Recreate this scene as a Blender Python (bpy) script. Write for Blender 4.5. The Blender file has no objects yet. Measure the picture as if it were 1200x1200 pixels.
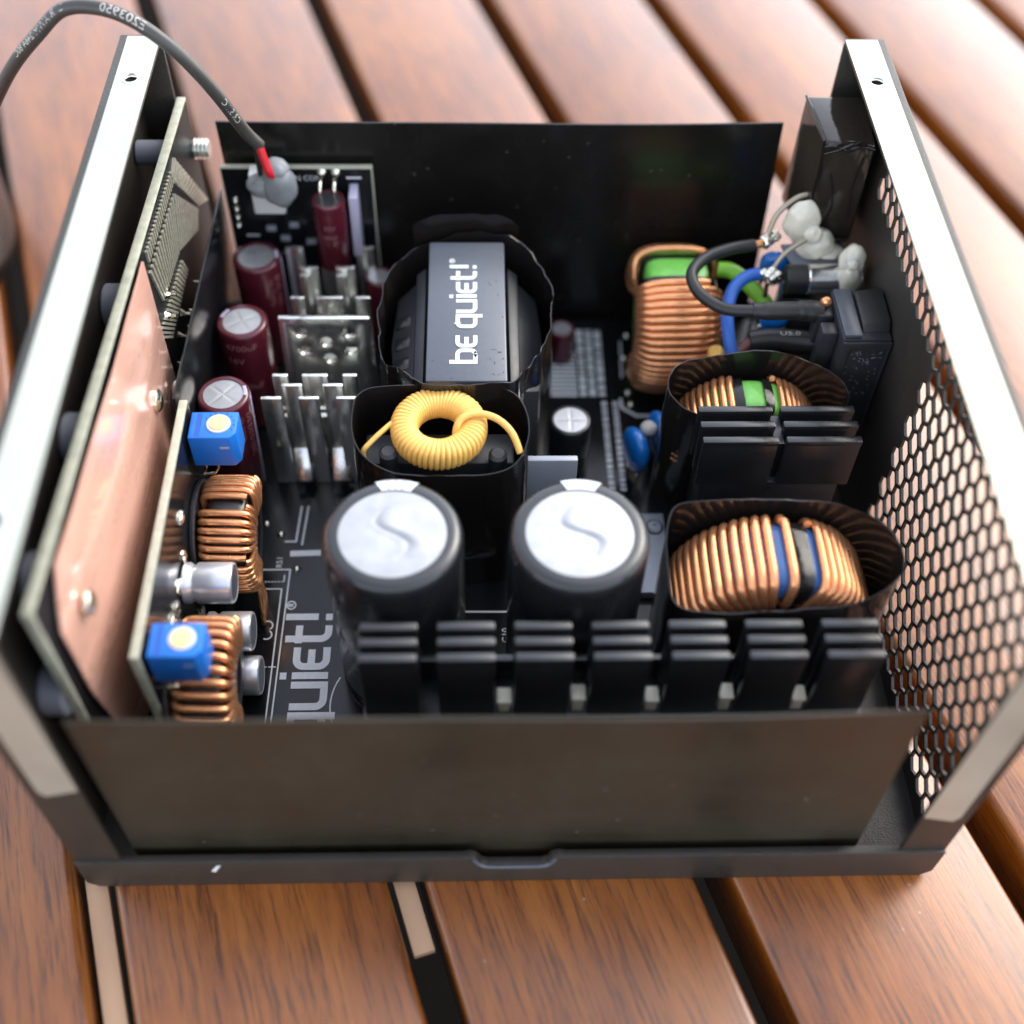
import bpy, bmesh, math, random
from mathutils import Vector, Matrix, noise
from mathutils.geometry import delaunay_2d_cdt
random.seed(7)
PI = math.pi
R = math.radians
S = 0.001                       # everything below is written in millimetres
scn = bpy.context.scene
COL = scn.collection

# ------------------------------------------------------------------ camera
def make_camera():
    pit, yaw, rol = R(52.486), R(2.673), R(1.816)
    fw = Vector((math.sin(yaw)*math.cos(pit), math.cos(yaw)*math.cos(pit), -math.sin(pit)))
    r0 = fw.cross(Vector((0, 0, 1))).normalized()
    u0 = r0.cross(fw)
    r = r0*math.cos(rol) + u0*math.sin(rol)
    u = u0*math.cos(rol) - r0*math.sin(rol)
    cam = bpy.data.cameras.new('camera')
    ob = bpy.data.objects.new('camera', cam)
    COL.objects.link(ob)
    m = Matrix((r, u, -fw)).transposed().to_4x4()
    m.translation = Vector((74.46, -86.89, 229.25))*S
    ob.matrix_world = m
    cam.sensor_width = 36
    cam.lens = 42.79
    cam.clip_start = 0.005
    cam.clip_end = 50
    cam.dof.use_dof = True
    cam.dof.focus_distance = 0.248
    cam.dof.aperture_fstop = 6.2
    scn.camera = ob
make_camera()

# ------------------------------------------------------------------ sky, sun, exposure
SUN_EL, SUN_AZ = R(40), R(52)         # azimuth from +Y towards +X
w = bpy.data.worlds.new('World')
scn.world = w
w.use_nodes = True
nt = w.node_tree
nt.nodes.clear()
sky = nt.nodes.new('ShaderNodeTexSky')
sky.sky_type = 'NISHITA'
sky.sun_disc = False
sky.sun_elevation = SUN_EL
sky.sun_rotation = SUN_AZ
sky.air_density = 1.0
sky.dust_density = 1.2
sky.ozone_density = 1.0
hsv = nt.nodes.new('ShaderNodeHueSaturation')
hsv.inputs['Saturation'].default_value = 0.42
bg = nt.nodes.new('ShaderNodeBackground')
bg.inputs['Strength'].default_value = 0.15
wo = nt.nodes.new('ShaderNodeOutputWorld')
nt.links.new(sky.outputs[0], hsv.inputs['Color'])
nt.links.new(hsv.outputs[0], bg.inputs[0])
nt.links.new(bg.outputs[0], wo.inputs[0])
sl = bpy.data.lights.new('sun', 'SUN')
sl.energy = 0.4
sl.angle = R(35)
sl.color = (1.0, 0.92, 0.76)
so = bpy.data.objects.new('sun', sl)
COL.objects.link(so)
so.location = (0.3, 0.8, 1.0)
sd = Vector((math.sin(SUN_AZ)*math.cos(SUN_EL), math.cos(SUN_AZ)*math.cos(SUN_EL), math.sin(SUN_EL)))
so.rotation_euler = sd.to_track_quat('Z', 'Y').to_euler()
scn.view_settings.view_transform = 'Standard'
scn.view_settings.look = 'None'
scn.view_settings.exposure = 1.92
scn.view_settings.gamma = 1.0

# ------------------------------------------------------------------ materials
MATS = {}
def mat(name, col, rough=0.5, metal=0.0, spec=0.5, coat=0.0, noise_amt=0.0, noise_scale=400, bump=0.0, bump_scale=2000,
        rough_var=0.0, trans=0.0, alpha=1.0, sss=0.0, aniso=None, dust=0.0):
    m = bpy.data.materials.new(name)
    m.use_nodes = True
    n = m.node_tree
    b = n.nodes['Principled BSDF']
    b.inputs['Base Color'].default_value = (*col, 1)
    b.inputs['Roughness'].default_value = rough
    b.inputs['Metallic'].default_value = metal
    b.inputs['Specular IOR Level'].default_value = spec
    b.inputs['Coat Weight'].default_value = coat
    b.inputs['Coat Roughness'].default_value = 0.1
    b.inputs['Transmission Weight'].default_value = trans
    b.inputs['Alpha'].default_value = alpha
    if sss:
        b.inputs['Subsurface Weight'].default_value = sss
        b.inputs['Subsurface Radius'].default_value = (1, .8, .6)
        b.inputs['Subsurface Scale'].default_value = 0.001
    tc = n.nodes.new('ShaderNodeTexCoord')
    mp = n.nodes.new('ShaderNodeMapping')
    n.links.new(tc.outputs['Object'], mp.inputs['Vector'])
    if aniso:
        mp.inputs['Scale'].default_value = aniso
    if noise_amt or rough_var:
        t = n.nodes.new('ShaderNodeTexNoise')
        t.inputs['Scale'].default_value = noise_scale
        t.inputs['Detail'].default_value = 6
        t.inputs['Roughness'].default_value = 0.65
        n.links.new(mp.outputs[0], t.inputs['Vector'])
        if noise_amt:
            mx = n.nodes.new('ShaderNodeMix')
            mx.data_type = 'RGBA'
            mx.blend_type = 'MULTIPLY'
            mx.inputs[0].default_value = 1.0
            mr = n.nodes.new('ShaderNodeMapRange')
            mr.inputs['From Min'].default_value = 0.3
            mr.inputs['From Max'].default_value = 0.7
            mr.inputs['To Min'].default_value = 1-noise_amt
            mr.inputs['To Max'].default_value = 1+noise_amt
            n.links.new(t.outputs['Fac'], mr.inputs['Value'])
            mx.inputs[6].default_value = (*col, 1)
            n.links.new(mr.outputs[0], mx.inputs[7])
            n.links.new(mx.outputs[2], b.inputs['Base Color'])
        if rough_var:
            mr2 = n.nodes.new('ShaderNodeMapRange')
            mr2.inputs['From Min'].default_value = 0.3
            mr2.inputs['From Max'].default_value = 0.7
            mr2.inputs['To Min'].default_value = max(0.02, rough-rough_var)
            mr2.inputs['To Max'].default_value = rough+rough_var
            n.links.new(t.outputs['Fac'], mr2.inputs['Value'])
            n.links.new(mr2.outputs[0], b.inputs['Roughness'])
    if bump:
        t2 = n.nodes.new('ShaderNodeTexNoise')
        t2.inputs['Scale'].default_value = bump_scale
        t2.inputs['Detail'].default_value = 4
        n.links.new(mp.outputs[0], t2.inputs['Vector'])
        bp = n.nodes.new('ShaderNodeBump')
        bp.inputs['Strength'].default_value = bump
        bp.inputs['Distance'].default_value = 0.0005
        n.links.new(t2.outputs['Fac'], bp.inputs['Height'])
        n.links.new(bp.outputs[0], b.inputs['Normal'])
    if dust:
        src = b.inputs['Base Color'].links[0].from_socket if b.inputs['Base Color'].links else None
        vo = n.nodes.new('ShaderNodeTexVoronoi'); vo.inputs['Scale'].default_value = 330
        n.links.new(tc.outputs['Object'], vo.inputs['Vector'])
        sp = n.nodes.new('ShaderNodeSeparateColor'); n.links.new(vo.outputs['Color'], sp.inputs[0])
        rad = n.nodes.new('ShaderNodeMath'); rad.operation = 'MULTIPLY'; n.links.new(sp.outputs[1], rad.inputs[0]); rad.inputs[1].default_value = .085
        lt = n.nodes.new('ShaderNodeMath'); lt.operation = 'LESS_THAN'; n.links.new(vo.outputs['Distance'], lt.inputs[0]); n.links.new(rad.outputs[0], lt.inputs[1])
        gt = n.nodes.new('ShaderNodeMath'); gt.operation = 'GREATER_THAN'; n.links.new(sp.outputs[0], gt.inputs[0]); gt.inputs[1].default_value = .62
        pr = n.nodes.new('ShaderNodeMath'); pr.operation = 'MULTIPLY'; n.links.new(lt.outputs[0], pr.inputs[0]); n.links.new(gt.outputs[0], pr.inputs[1])
        p2 = n.nodes.new('ShaderNodeMath'); p2.operation = 'MULTIPLY'; n.links.new(pr.outputs[0], p2.inputs[0]); p2.inputs[1].default_value = dust
        dm = n.nodes.new('ShaderNodeMix'); dm.data_type = 'RGBA'; n.links.new(p2.outputs[0], dm.inputs[0])
        if src: n.links.new(src, dm.inputs[6])
        else: dm.inputs[6].default_value = (*col, 1)
        dm.inputs[7].default_value = (.35, .33, .29, 1)
        n.links.new(dm.outputs[2], b.inputs['Base Color'])
    MATS[name] = m
    return m

mat('powder_black', (.030, .025, .020), .45, bump=.35, bump_scale=2600, noise_amt=.2, noise_scale=60, rough_var=.06, dust=.35)
mat('raw_steel', (.56, .57, .48), .42, metal=.6, noise_amt=.05, noise_scale=90, rough_var=.06, aniso=(1, .2, 1))
mat('sheet_shaded', (.010, .009, .008), .24, spec=.4, noise_amt=.2, noise_scale=70, rough_var=.08, dust=.3)  # same plastic as the front sheet, darkened to paint in the interior shade
mat('sheet_black', (.031, .026, .017), .40, spec=.4, noise_amt=.3, noise_scale=30, bump=.16, bump_scale=500, rough_var=.13, dust=.3)
mat('film_black', (.012, .010, .009), .13, spec=.5, bump=.5, bump_scale=130, rough_var=.05, noise_scale=150)
mat('film_lit', (.030, .024, .018), .07, spec=.6, bump=.35, bump_scale=110)  # black film with warm front light put into its base colour
mat('mask_black', (.007, .008, .009), .20, spec=.35, rough_var=.08, noise_scale=120)
mat('mask_matte', (.008, .008, .009), .45, spec=.25)
mat('board_edge', (.40, .40, .31), .6, noise_amt=.2, noise_scale=500)
mat('silk_white', (.72, .74, .76), .5, noise_amt=.06, noise_scale=900)
mat('maroon_sleeve', (.085, .010, .018), .22, coat=.3, noise_amt=.15, noise_scale=200)
mat('lavender_print', (.42, .40, .52), .4)
mat('maroon_print', (.30, .13, .13), .4)
mat('alu_top', (.46, .46, .465), .36, metal=.7, noise_amt=.08, noise_scale=300, rough_var=.08)
mat('alu_can', (.80, .81, .84), .30, metal=.65, noise_amt=.05, noise_scale=300)
mat('cap_black', (.013, .014, .016), .30, spec=.65, coat=.3, rough_var=.06, noise_scale=200)
mat('tin', (.92, .92, .87), .20, metal=.95, noise_amt=.06, noise_scale=350, rough_var=.10, aniso=(1, 1, .15), bump=.06, bump_scale=500)
mat('fin_black', (.014, .014, .016), .32, spec=.8, rough_var=.08, noise_scale=120, noise_amt=.15, dust=.3)
mat('copper', (.96, .44, .20), .22, metal=.75, noise_amt=.10, noise_scale=500, rough_var=.06)
mat('copper_sheet', (.82, .46, .35), .28, metal=.25, coat=1.0, noise_amt=.22, noise_scale=60, bump=.5, bump_scale=45, rough_var=.12, aniso=(1, .25, 1))
mat('yellow_wire', (.90, .53, .13), .36, noise_amt=.06, noise_scale=600)
mat('green_core', (.20, .60, .10), .40, coat=.3, noise_amt=.15, noise_scale=500)
mat('green_wire', (.22, .55, .04), .4)
mat('blue_core', (.04, .15, .42), .40, coat=.3, noise_amt=.15, noise_scale=500)
mat('blue_plastic', (.015, .17, .62), .38, noise_amt=.08, noise_scale=400)
mat('blue_dark', (.010, .09, .40), .45)
mat('blue_enamel', (.006, .16, .55), .22, coat=.6)
mat('blue_wire', (.03, .13, .50), .38)
mat('yellow_dial', (.85, .72, .30), .5)
mat('glue_grey', (.21, .22, .23), .38, noise_amt=.12, noise_scale=250, bump=.2, bump_scale=300)
mat('glue_white', (.74, .69, .57), .20, sss=.6, noise_amt=.06, noise_scale=300)
mat('white_plastic', (.68, .68, .66), .45)
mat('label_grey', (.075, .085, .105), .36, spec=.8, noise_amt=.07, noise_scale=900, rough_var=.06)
mat('bobbin', (.028, .029, .033), .40, rough_var=.05, noise_scale=400)
mat('rubber_black', (.022, .021, .020), .40, noise_amt=.15, noise_scale=300)
mat('cable_grey', (.050, .047, .044), .36, noise_amt=.1, noise_scale=300)
mat('print_pale', (.52, .50, .46), .5)
mat('red_wire', (.55, .008, .022), .35)
mat('brown_wire', (.16, .06, .05), .4)
mat('solder', (.86, .82, .70), .18, metal=1.0, bump=.3, bump_scale=400)
mat('pale_wire', (.42, .36, .27), .35, metal=.5)
mat('grey_plate', (.30, .32, .36), .42, metal=.2, noise_amt=.05, noise_scale=200)
mat('spacer_grey', (.20, .21, .25), .5)
mat('blue_sleeve', (.05, .06, .09), .3, coat=.2)
mat('clear_dark', (.02, .02, .025), .15)
mat('beige_strip', (.60, .37, .22), .6, noise_amt=.03, noise_scale=60)
mat('trace_tin', (.50, .48, .38), .30, metal=.6, noise_amt=.25, noise_scale=900, bump=.3, bump_scale=1200)
mat('pale_lid', (.45, .52, .58), .3)
mat('shaded_ground', (.008, .007, .006), .95, spec=.03, noise_amt=.3, noise_scale=20)  # near black base paints in the shade under the table

def wood_material():
    m = bpy.data.materials.new('oiled_hardwood')
    m.use_nodes = True
    n = m.node_tree
    L = n.links.new
    b = n.nodes['Principled BSDF']
    tc = n.nodes.new('ShaderNodeTexCoord')
    oi = n.nodes.new('ShaderNodeObjectInfo')
    add = n.nodes.new('ShaderNodeVectorMath'); add.operation = 'ADD'
    mul = n.nodes.new('ShaderNodeVectorMath'); mul.operation = 'SCALE'
    cx = n.nodes.new('ShaderNodeCombineXYZ')
    for i in range(3): L(oi.outputs['Random'], cx.inputs[i])
    L(cx.outputs[0], mul.inputs[0]); mul.inputs['Scale'].default_value = 7.3
    L(tc.outputs['Object'], add.inputs[0]); L(mul.outputs[0], add.inputs[1])
    def nz(scale, detail, rough, sc, dist=0.0):
        mp = n.nodes.new('ShaderNodeMapping'); mp.inputs['Scale'].default_value = sc
        L(add.outputs[0], mp.inputs['Vector'])
        t = n.nodes.new('ShaderNodeTexNoise'); t.inputs['Scale'].default_value = scale
        t.inputs['Detail'].default_value = detail; t.inputs['Roughness'].default_value = rough
        t.inputs['Distortion'].default_value = dist
        L(mp.outputs[0], t.inputs['Vector'])
        return t
    big = nz(30, 5, .6, (1, .35, 1), .6)
    mid = nz(240, 6, .7, (1, .07, 1), .4)
    fine = nz(1300, 4, .7, (1, .05, 1))
    ramp = n.nodes.new('ShaderNodeValToRGB')
    e = ramp.color_ramp.elements
    e[0].position = .28; e[0].color = (.090, .0245, .003, 1)
    e[1].position = .75; e[1].color = (.47, .152, .015, 1)
    k = ramp.color_ramp.elements.new(.5); k.color = (.265, .071, .005, 1)
    mixv = n.nodes.new('ShaderNodeMath'); mixv.operation = 'MULTIPLY_ADD'
    L(mid.outputs['Fac'], mixv.inputs[0]); mixv.inputs[1].default_value = .55
    half = n.nodes.new('ShaderNodeMath'); half.operation = 'MULTIPLY'; half.inputs[1].default_value = .48
    L(big.outputs['Fac'], half.inputs[0]); L(half.outputs[0], mixv.inputs[2])
    L(mixv.outputs[0], ramp.inputs['Fac'])
    # dark pores drawn out along the grain
    pr = n.nodes.new('ShaderNodeValToRGB')
    pe = pr.color_ramp.elements
    pe[0].position = .36; pe[0].color = (.16, .13, .12, 1)
    pe[1].position = .50; pe[1].color = (1, 1, 1, 1)
    L(fine.outputs['Fac'], pr.inputs['Fac'])
    mx = n.nodes.new('ShaderNodeMix'); mx.data_type = 'RGBA'; mx.blend_type = 'MULTIPLY'; mx.inputs[0].default_value = .75
    L(ramp.outputs[0], mx.inputs[6]); L(pr.outputs[0], mx.inputs[7])
    hs = n.nodes.new('ShaderNodeHueSaturation')
    mr = n.nodes.new('ShaderNodeMapRange'); mr.inputs['To Min'].default_value = .82; mr.inputs['To Max'].default_value = 1.15
    L(oi.outputs['Random'], mr.inputs['Value']); L(mr.outputs[0], hs.inputs['Value'])
    L(mx.outputs[2], hs.inputs['Color'])
    # pale specks of dust
    vor = n.nodes.new('ShaderNodeTexVoronoi'); vor.inputs['Scale'].default_value = 190
    L(add.outputs[0], vor.inputs['Vector'])
    dr = n.nodes.new('ShaderNodeMapRange'); dr.inputs['From Min'].default_value = .03; dr.inputs['From Max'].default_value = .06
    dr.inputs['To Min'].default_value = .5; dr.inputs['To Max'].default_value = 0
    L(vor.outputs['Distance'], dr.inputs['Value'])
    gate = n.nodes.new('ShaderNodeMath'); gate.operation = 'GREATER_THAN'; gate.inputs[1].default_value = .72
    sepc = n.nodes.new('ShaderNodeSeparateColor'); L(vor.outputs['Color'], sepc.inputs[0]); L(sepc.outputs[0], gate.inputs[0])
    gm = n.nodes.new('ShaderNodeMath'); gm.operation = 'MULTIPLY'; L(gate.outputs[0], gm.inputs[0]); L(dr.outputs[0], gm.inputs[1])
    dm = n.nodes.new('ShaderNodeMix'); dm.data_type = 'RGBA'; L(gm.outputs[0], dm.inputs[0])
    L(hs.outputs[0], dm.inputs[6]); dm.inputs[7].default_value = (.45, .40, .36, 1)
    L(dm.outputs[2], b.inputs['Base Color'])
    rr = n.nodes.new('ShaderNodeMapRange'); rr.inputs['To Min'].default_value = .16; rr.inputs['To Max'].default_value = .42
    L(mid.outputs['Fac'], rr.inputs['Value']); L(rr.outputs[0], b.inputs['Roughness'])
    b.inputs['Specular IOR Level'].default_value = .25
    b.inputs['Coat Weight'].default_value = 1.0
    b.inputs['Coat IOR'].default_value = 1.58
    b.inputs['Coat Roughness'].default_value = .27
    L(rr.outputs[0], b.inputs['Coat Roughness'])
    bp = n.nodes.new('ShaderNodeBump'); bp.inputs['Strength'].default_value = .35; bp.inputs['Distance'].default_value = .0006
    L(fine.outputs['Fac'], bp.inputs['Height']); L(bp.outputs[0], b.inputs['Normal'])
    MATS['wood'] = m
wood_material()

# ------------------------------------------------------------------ mesh builder (millimetres, world coordinates)
class MB:
    def __init__(s): s.v = []; s.f = []
    def add(s, vs, fs):
        o = len(s.v)
        s.v += [Vector(q) for q in vs]
        s.f += [tuple(i+o for i in f) for f in fs]
        return s
    def box(s, x0, x1, y0, y1, z0, z1):
        return s.add([(x0,y0,z0),(x1,y0,z0),(x1,y1,z0),(x0,y1,z0),(x0,y0,z1),(x1,y0,z1),(x1,y1,z1),(x0,y1,z1)],
                     [(0,3,2,1),(4,5,6,7),(0,1,5,4),(1,2,6,5),(2,3,7,6),(3,0,4,7)])
    def hexa(s, p):            # eight corners, bottom four then top four
        return s.add(p, [(0,3,2,1),(4,5,6,7),(0,1,5,4),(1,2,6,5),(2,3,7,6),(3,0,4,7)])
    def lathe(s, prof, c=(0,0,0), ax=(0,0,1), seg=40, cap=True):
        ax = Vector(ax).normalized(); c = Vector(c)
        e1 = ax.orthogonal().normalized(); e2 = ax.cross(e1)
        vs = []; fs = []
        for r, h in prof:
            for i in range(seg):
                a = 2*PI*i/seg
                vs.append(c + ax*h + (e1*math.cos(a)+e2*math.sin(a))*r)
        for j in range(len(prof)-1):
            for i in range(seg):
                k = (i+1) % seg
                fs.append((j*seg+i, j*seg+k, (j+1)*seg+k, (j+1)*seg+i))
        if cap:
            if prof[0][0] > 1e-6: fs.append(tuple(reversed(range(seg))))
            if prof[-1][0] > 1e-6: fs.append(tuple((len(prof)-1)*seg+i for i in range(seg)))
        return s.add(vs, fs)
    def cyl(s, a, b, r, seg=24, bev=0.0):
        a = Vector(a); b = Vector(b); L = (b-a).length
        if bev: pr = [(r-bev, 0), (r, bev), (r, L-bev), (r-bev, L)]
        else: pr = [(r, 0), (r, L)]
        return s.lathe(pr, a, b-a, seg)
    def tube(s, pts, r, seg=8, closed=False, cap=True):
        pts = [Vector(p) for p in pts]; n = len(pts)
        rs = r if isinstance(r, (list, tuple)) else [r]*n
        T = []
        for i in range(n):
            a = pts[(i-1) % n] if (closed or i > 0) else pts[i]
            b = pts[(i+1) % n] if (closed or i < n-1) else pts[i]
            T.append((b-a).normalized())
        N = T[0].orthogonal().normalized(); vs = []; fs = []
        for i in range(n):
            N = (N - T[i]*N.dot(T[i]))
            if N.length < 1e-9: N = T[i].orthogonal()
            N.normalize(); B = T[i].cross(N)
            for k in range(seg):
                a = 2*PI*k/seg
                vs.append(pts[i] + (N*math.cos(a)+B*math.sin(a))*rs[i])
        for i in range(n-1 if not closed else n):
            j = (i+1) % n
            for k in range(seg):
                l = (k+1) % seg
                fs.append((i*seg+k, i*seg+l, j*seg+l, j*seg+k))
        if cap and not closed:
            fs.append(tuple(reversed(range(seg)))); fs.append(tuple((n-1)*seg+k for k in range(seg)))
        return s.add(vs, fs)
    def plate(s, outer, holes, fn, d):
        """flat plate with holes: 2-D loops, fn(a,b,t) -> 3-D point, t = 0..d the thickness"""
        co = []; ed = []
        for lp in [outer]+holes:
            o = len(co); co += [Vector(p) for p in lp]
            ed += [(o+i, o+(i+1) % len(lp)) for i in range(len(lp))]
        V, E, F, *_ = delaunay_2d_cdt(co, ed, [], 1, 1e-5)
        def inside(p, lp):
            c = False; j = len(lp)-1
            for i in range(len(lp)):
                if (lp[i][1] > p[1]) != (lp[j][1] > p[1]) and p[0] < (lp[j][0]-lp[i][0])*(p[1]-lp[i][1])/(lp[j][1]-lp[i][1])+lp[i][0]: c = not c
                j = i
            return c
        bb = [(min(q[0] for q in h), max(q[0] for q in h), min(q[1] for q in h), max(q[1] for q in h)) for h in holes]
        fs = []
        for f in F:
            m = sum((V[i] for i in f), Vector((0, 0)))/len(f)
            bad = False
            for h, q in zip(holes, bb):
                if q[0] < m[0] < q[1] and q[2] < m[1] < q[3] and inside(m, h): bad = True; break
            if not bad and inside(m, outer): fs.append(tuple(f))
        n = len(V)
        vs = [fn(p[0], p[1], 0) for p in V]+[fn(p[0], p[1], d) for p in V]
        cnt = {}
        for f in fs:
            for i in range(len(f)):
                a, b = f[i], f[(i+1) % len(f)]
                cnt[(a, b)] = 1
        out = [tuple(reversed(f)) for f in fs]+[tuple(i+n for i in f) for f in fs]
        for (a, b) in cnt:
            if (b, a) not in cnt: out.append((a, b, b+n, a+n))
        return s.add(vs, out)
    def blob(s, c, rad, amp=.12, seed=0, sc=.3, nu=36, nv=24):
        c = Vector(c); vs = []; fs = []
        for j in range(nv+1):
            th = PI*j/nv
            for i in range(nu):
                ph = 2*PI*i/nu
                d = Vector((math.sin(th)*math.cos(ph), math.sin(th)*math.sin(ph), math.cos(th)))
                k = 1+amp*noise.noise(d*1.7+Vector((seed*3.1, seed, 0)))
                vs.append(c+Vector((d.x*rad[0], d.y*rad[1], d.z*rad[2]))*k)
        for j in range(nv):
            for i in range(nu):
                k = (i+1) % nu
                fs.append((j*nu+i, (j+1)*nu+i, (j+1)*nu+k, j*nu+k))
        return s.add(vs, fs)

WO = {}                         # world position (mm) of each object's own origin
def mesh_from(mb, name, org, bevel=0.0, smooth=35, seg=2):
    me = bpy.data.meshes.new(name)
    me.from_pydata([((q-org)*S)[:] for q in mb.v], [], mb.f)
    bm = bmesh.new(); bm.from_mesh(me)
    bmesh.ops.remove_doubles(bm, verts=bm.verts, dist=1e-7)
    bmesh.ops.recalc_face_normals(bm, faces=bm.faces)
    if bevel:
        eds = [e for e in bm.edges if len(e.link_faces) == 2 and e.calc_face_angle(0) > R(30)]
        bmesh.ops.bevel(bm, geom=eds, offset=bevel*S, segments=seg, profile=.5, affect='EDGES', clamp_overlap=True)
    bm.to_mesh(me); bm.free()
    if smooth:
        me.shade_smooth()
        me.set_sharp_from_angle(angle=R(smooth))
    return me
def tag(o, label=None, cat=None, group=None, kind=None):
    if label: o['label'] = label
    if cat: o['category'] = cat
    if group: o['group'] = group
    if kind: o['kind'] = kind
    return o
def thing(name, label, cat, base, group=None):
    o = bpy.data.objects.new(name, None)
    o.empty_display_size = .005
    COL.objects.link(o)
    o.location = Vector(base)*S
    WO[o] = Vector(base)
    return tag(o, label, cat, group)
def part(name, mb, m, parent=None, org=None, bevel=0.0, smooth=35, label=None, kind=None, seg=2):
    base = WO[parent] if parent else Vector((0, 0, 0))
    org = Vector(org) if org is not None else base.copy()
    me = mesh_from(mb, name, org, bevel, smooth, seg)
    me.materials.append(MATS[m])
    o = bpy.data.objects.new(name, me)
    COL.objects.link(o)
    o.parent = parent
    o.location = (org-base)*S
    WO[o] = org
    if label: o['label'] = label
    if kind: o['kind'] = kind
    return o
def again(src, parent, org):        # another copy of a part at a new place, sharing its mesh
    o = src.copy(); COL.objects.link(o)
    o.parent = parent
    o.location = (Vector(org)-WO[parent])*S
    WO[o] = Vector(org)
    return o
def catmull(pts, n=8, closed=False):
    P = [Vector(p) for p in pts]; out = []; m = len(P)
    for i in range(m if closed else m-1):
        p1, p2 = P[i % m], P[(i+1) % m]
        p0 = P[(i-1) % m] if (closed or i > 0) else p1*2-p2
        p3 = P[(i+2) % m] if (closed or i+2 < m) else p2*2-p1
        for k in range(n):
            t = k/n
            out.append(.5*((2*p1)+(p2-p0)*t+(2*p0-5*p1+4*p2-p3)*t*t+(3*p1-p0-3*p2+p3)*t**3))
    if not closed: out.append(P[-1])
    return out

# ---- lettering
def arc(cx, cy, r, a0, a1, n=6): return [(cx+r*math.cos(R(a0+(a1-a0)*i/n)), cy+r*math.sin(R(a0+(a1-a0)*i/n))) for i in range(n+1)]
def logo_strokes():
    q = .26
    g = []; x = 0
    e = lambda x: [[(x+.70, 0)]+arc(x+q, q, q, 270, 180)+arc(x+q, 1-q, q, 180, 90)+[(x+.70, 1)], [(x, .5), (x+.62, .5)]]
    g += [[(x, 1.45), (x, -.12)], [(x+.05, 0), (x+.5, 0)]+arc(x+.75-q, q, q, 270, 360)+arc(x+.75-q, 1-q, q, 0, 90)+[(x+.05, 1)]]; x += 1.05
    g += e(x); x += 1.32
    g += [[(x+.75, -.42), (x+.75, 1.12)], [(x+.7, 1), (x+q, 1)]+arc(x+q, 1-q, q, 90, 180)+arc(x+q, q, q, 180, 270)+[(x+.7, 0)]]; x += 1.07
    g += [[(x, 1.1)]+arc(x+q, q, q, 180, 270)+[(x+.7, 0)], [(x+.75, -.12), (x+.75, 1.1)]]; x += 1.08
    g += [[(x, -.1), (x, 1.1)], [(x, 1.28), (x, 1.5)]]; x += .33
    g += e(x); x += 1.02
    g += [[(x, 1.45)]+arc(x+q, q, q, 180, 270)+[(x+.5, 0)], [(x-.17, 1), (x+.5, 1)]]; x += .82
    g += [[(x, .38), (x, 1.5)], [(x, -.1), (x, .13)]]; x += .36
    c = [(x+.1+.15*math.cos(2*PI*i/16), 1.36+.15*math.sin(2*PI*i/16)) for i in range(17)]
    g2 = [c, [(x+.05, 1.28), (x+.05, 1.44), (x+.13, 1.44), (x+.13, 1.37), (x+.05, 1.37)], [(x+.09, 1.37), (x+.14, 1.28)]]
    return g, g2
def ribbon(mb, pl, wd, fn, h):
    P = [Vector(p) for p in pl]; n = len(P); Lf = []; Rt = []
    for i in range(n):
        a = (P[i]-P[i-1]).normalized() if i else (P[1]-P[0]).normalized()
        b = (P[i+1]-P[i]).normalized() if i < n-1 else a
        t = a+b
        t = t.normalized() if t.length > 1e-6 else a
        nn = Vector((-t.y, t.x)); k = 1/max(.5, nn.dot(Vector((-a.y, a.x))))
        Lf.append(P[i]+nn*wd/2*k); Rt.append(P[i]-nn*wd/2*k)
    vs = [fn(p.x, p.y, h) for p in Lf]+[fn(p.x, p.y, h) for p in Rt]
    mb.add(vs, [(i, i+1, n+i+1, n+i) for i in range(n-1)])
def logo(mb, fn, wd=.245):
    g, g2 = logo_strokes()
    for i, s_ in enumerate(g): ribbon(mb, s_, wd, fn, .05+.05*(i % 3))
    for i, s_ in enumerate(g2): ribbon(mb, s_, .045, fn, .05+.05*i)
FONT = {}
def text_mesh(txt, size):
    cu = bpy.data.curves.new('t', 'FONT'); cu.body = txt; cu.size = size; cu.resolution_u = 2
    ob = bpy.data.objects.new('t', cu)
    me = bpy.data.meshes.new_from_object(ob)
    vs = [v.co.copy() for v in me.vertices]; fs = [tuple(p.vertices) for p in me.polygons]
    bpy.data.objects.remove(ob); bpy.data.curves.remove(cu); bpy.data.meshes.remove(me)
    return vs, fs
def text(mb, txt, size, fn, h=.03):
    vs, fs = text_mesh(txt, size)
    mb.add([fn(v.x, v.y, h) for v in vs], fs)

# ------------------------------------------------------------------ ground and table
gm = MB(); gm.box(-4000, 4000, -4000, 4000, -724, -720)
tag(part('ground', gm, 'shaded_ground', None), kind='structure')
TA = R(17.7)
table = thing('wooden_table', 'slatted reddish brown oiled wooden table under the opened power supply', 'table', (80, 75, -20))
pw, pitch = 49.6, 56.6
pm = MB(); pm.box(-pw/2, pw/2, -700, 900, -20, 0)
plank0 = None
for k in range(-13, 14):
    px = 119.6*math.cos(TA)+pitch*(k+.5)
    org = Vector((px*math.cos(TA), px*math.sin(TA), 0))
    if plank0 is None:
        o = plank0 = part('plank', pm, 'wood', table, org=(0, 0, 0), bevel=1.6, seg=3)
    else:
        o = plank0.copy(); COL.objects.link(o); o.parent = table
    o.location = (org-Vector((80, 75, -20)))*S
    o.rotation_euler = (0, 0, TA)
rm = MB()
for yy in (-640, 800): rm.box(-740, 740, yy, yy+40, -110, -20.3)  # unseen rails, added to keep side light off the ground below
ro = part('unseen_rail', rm, 'wood', table, org=(0, 0, 0)); ro.rotation_euler = (0, 0, TA); ro.location = (Vector((110, 33, -.2))-Vector((80, 75, -20)))*S
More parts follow.
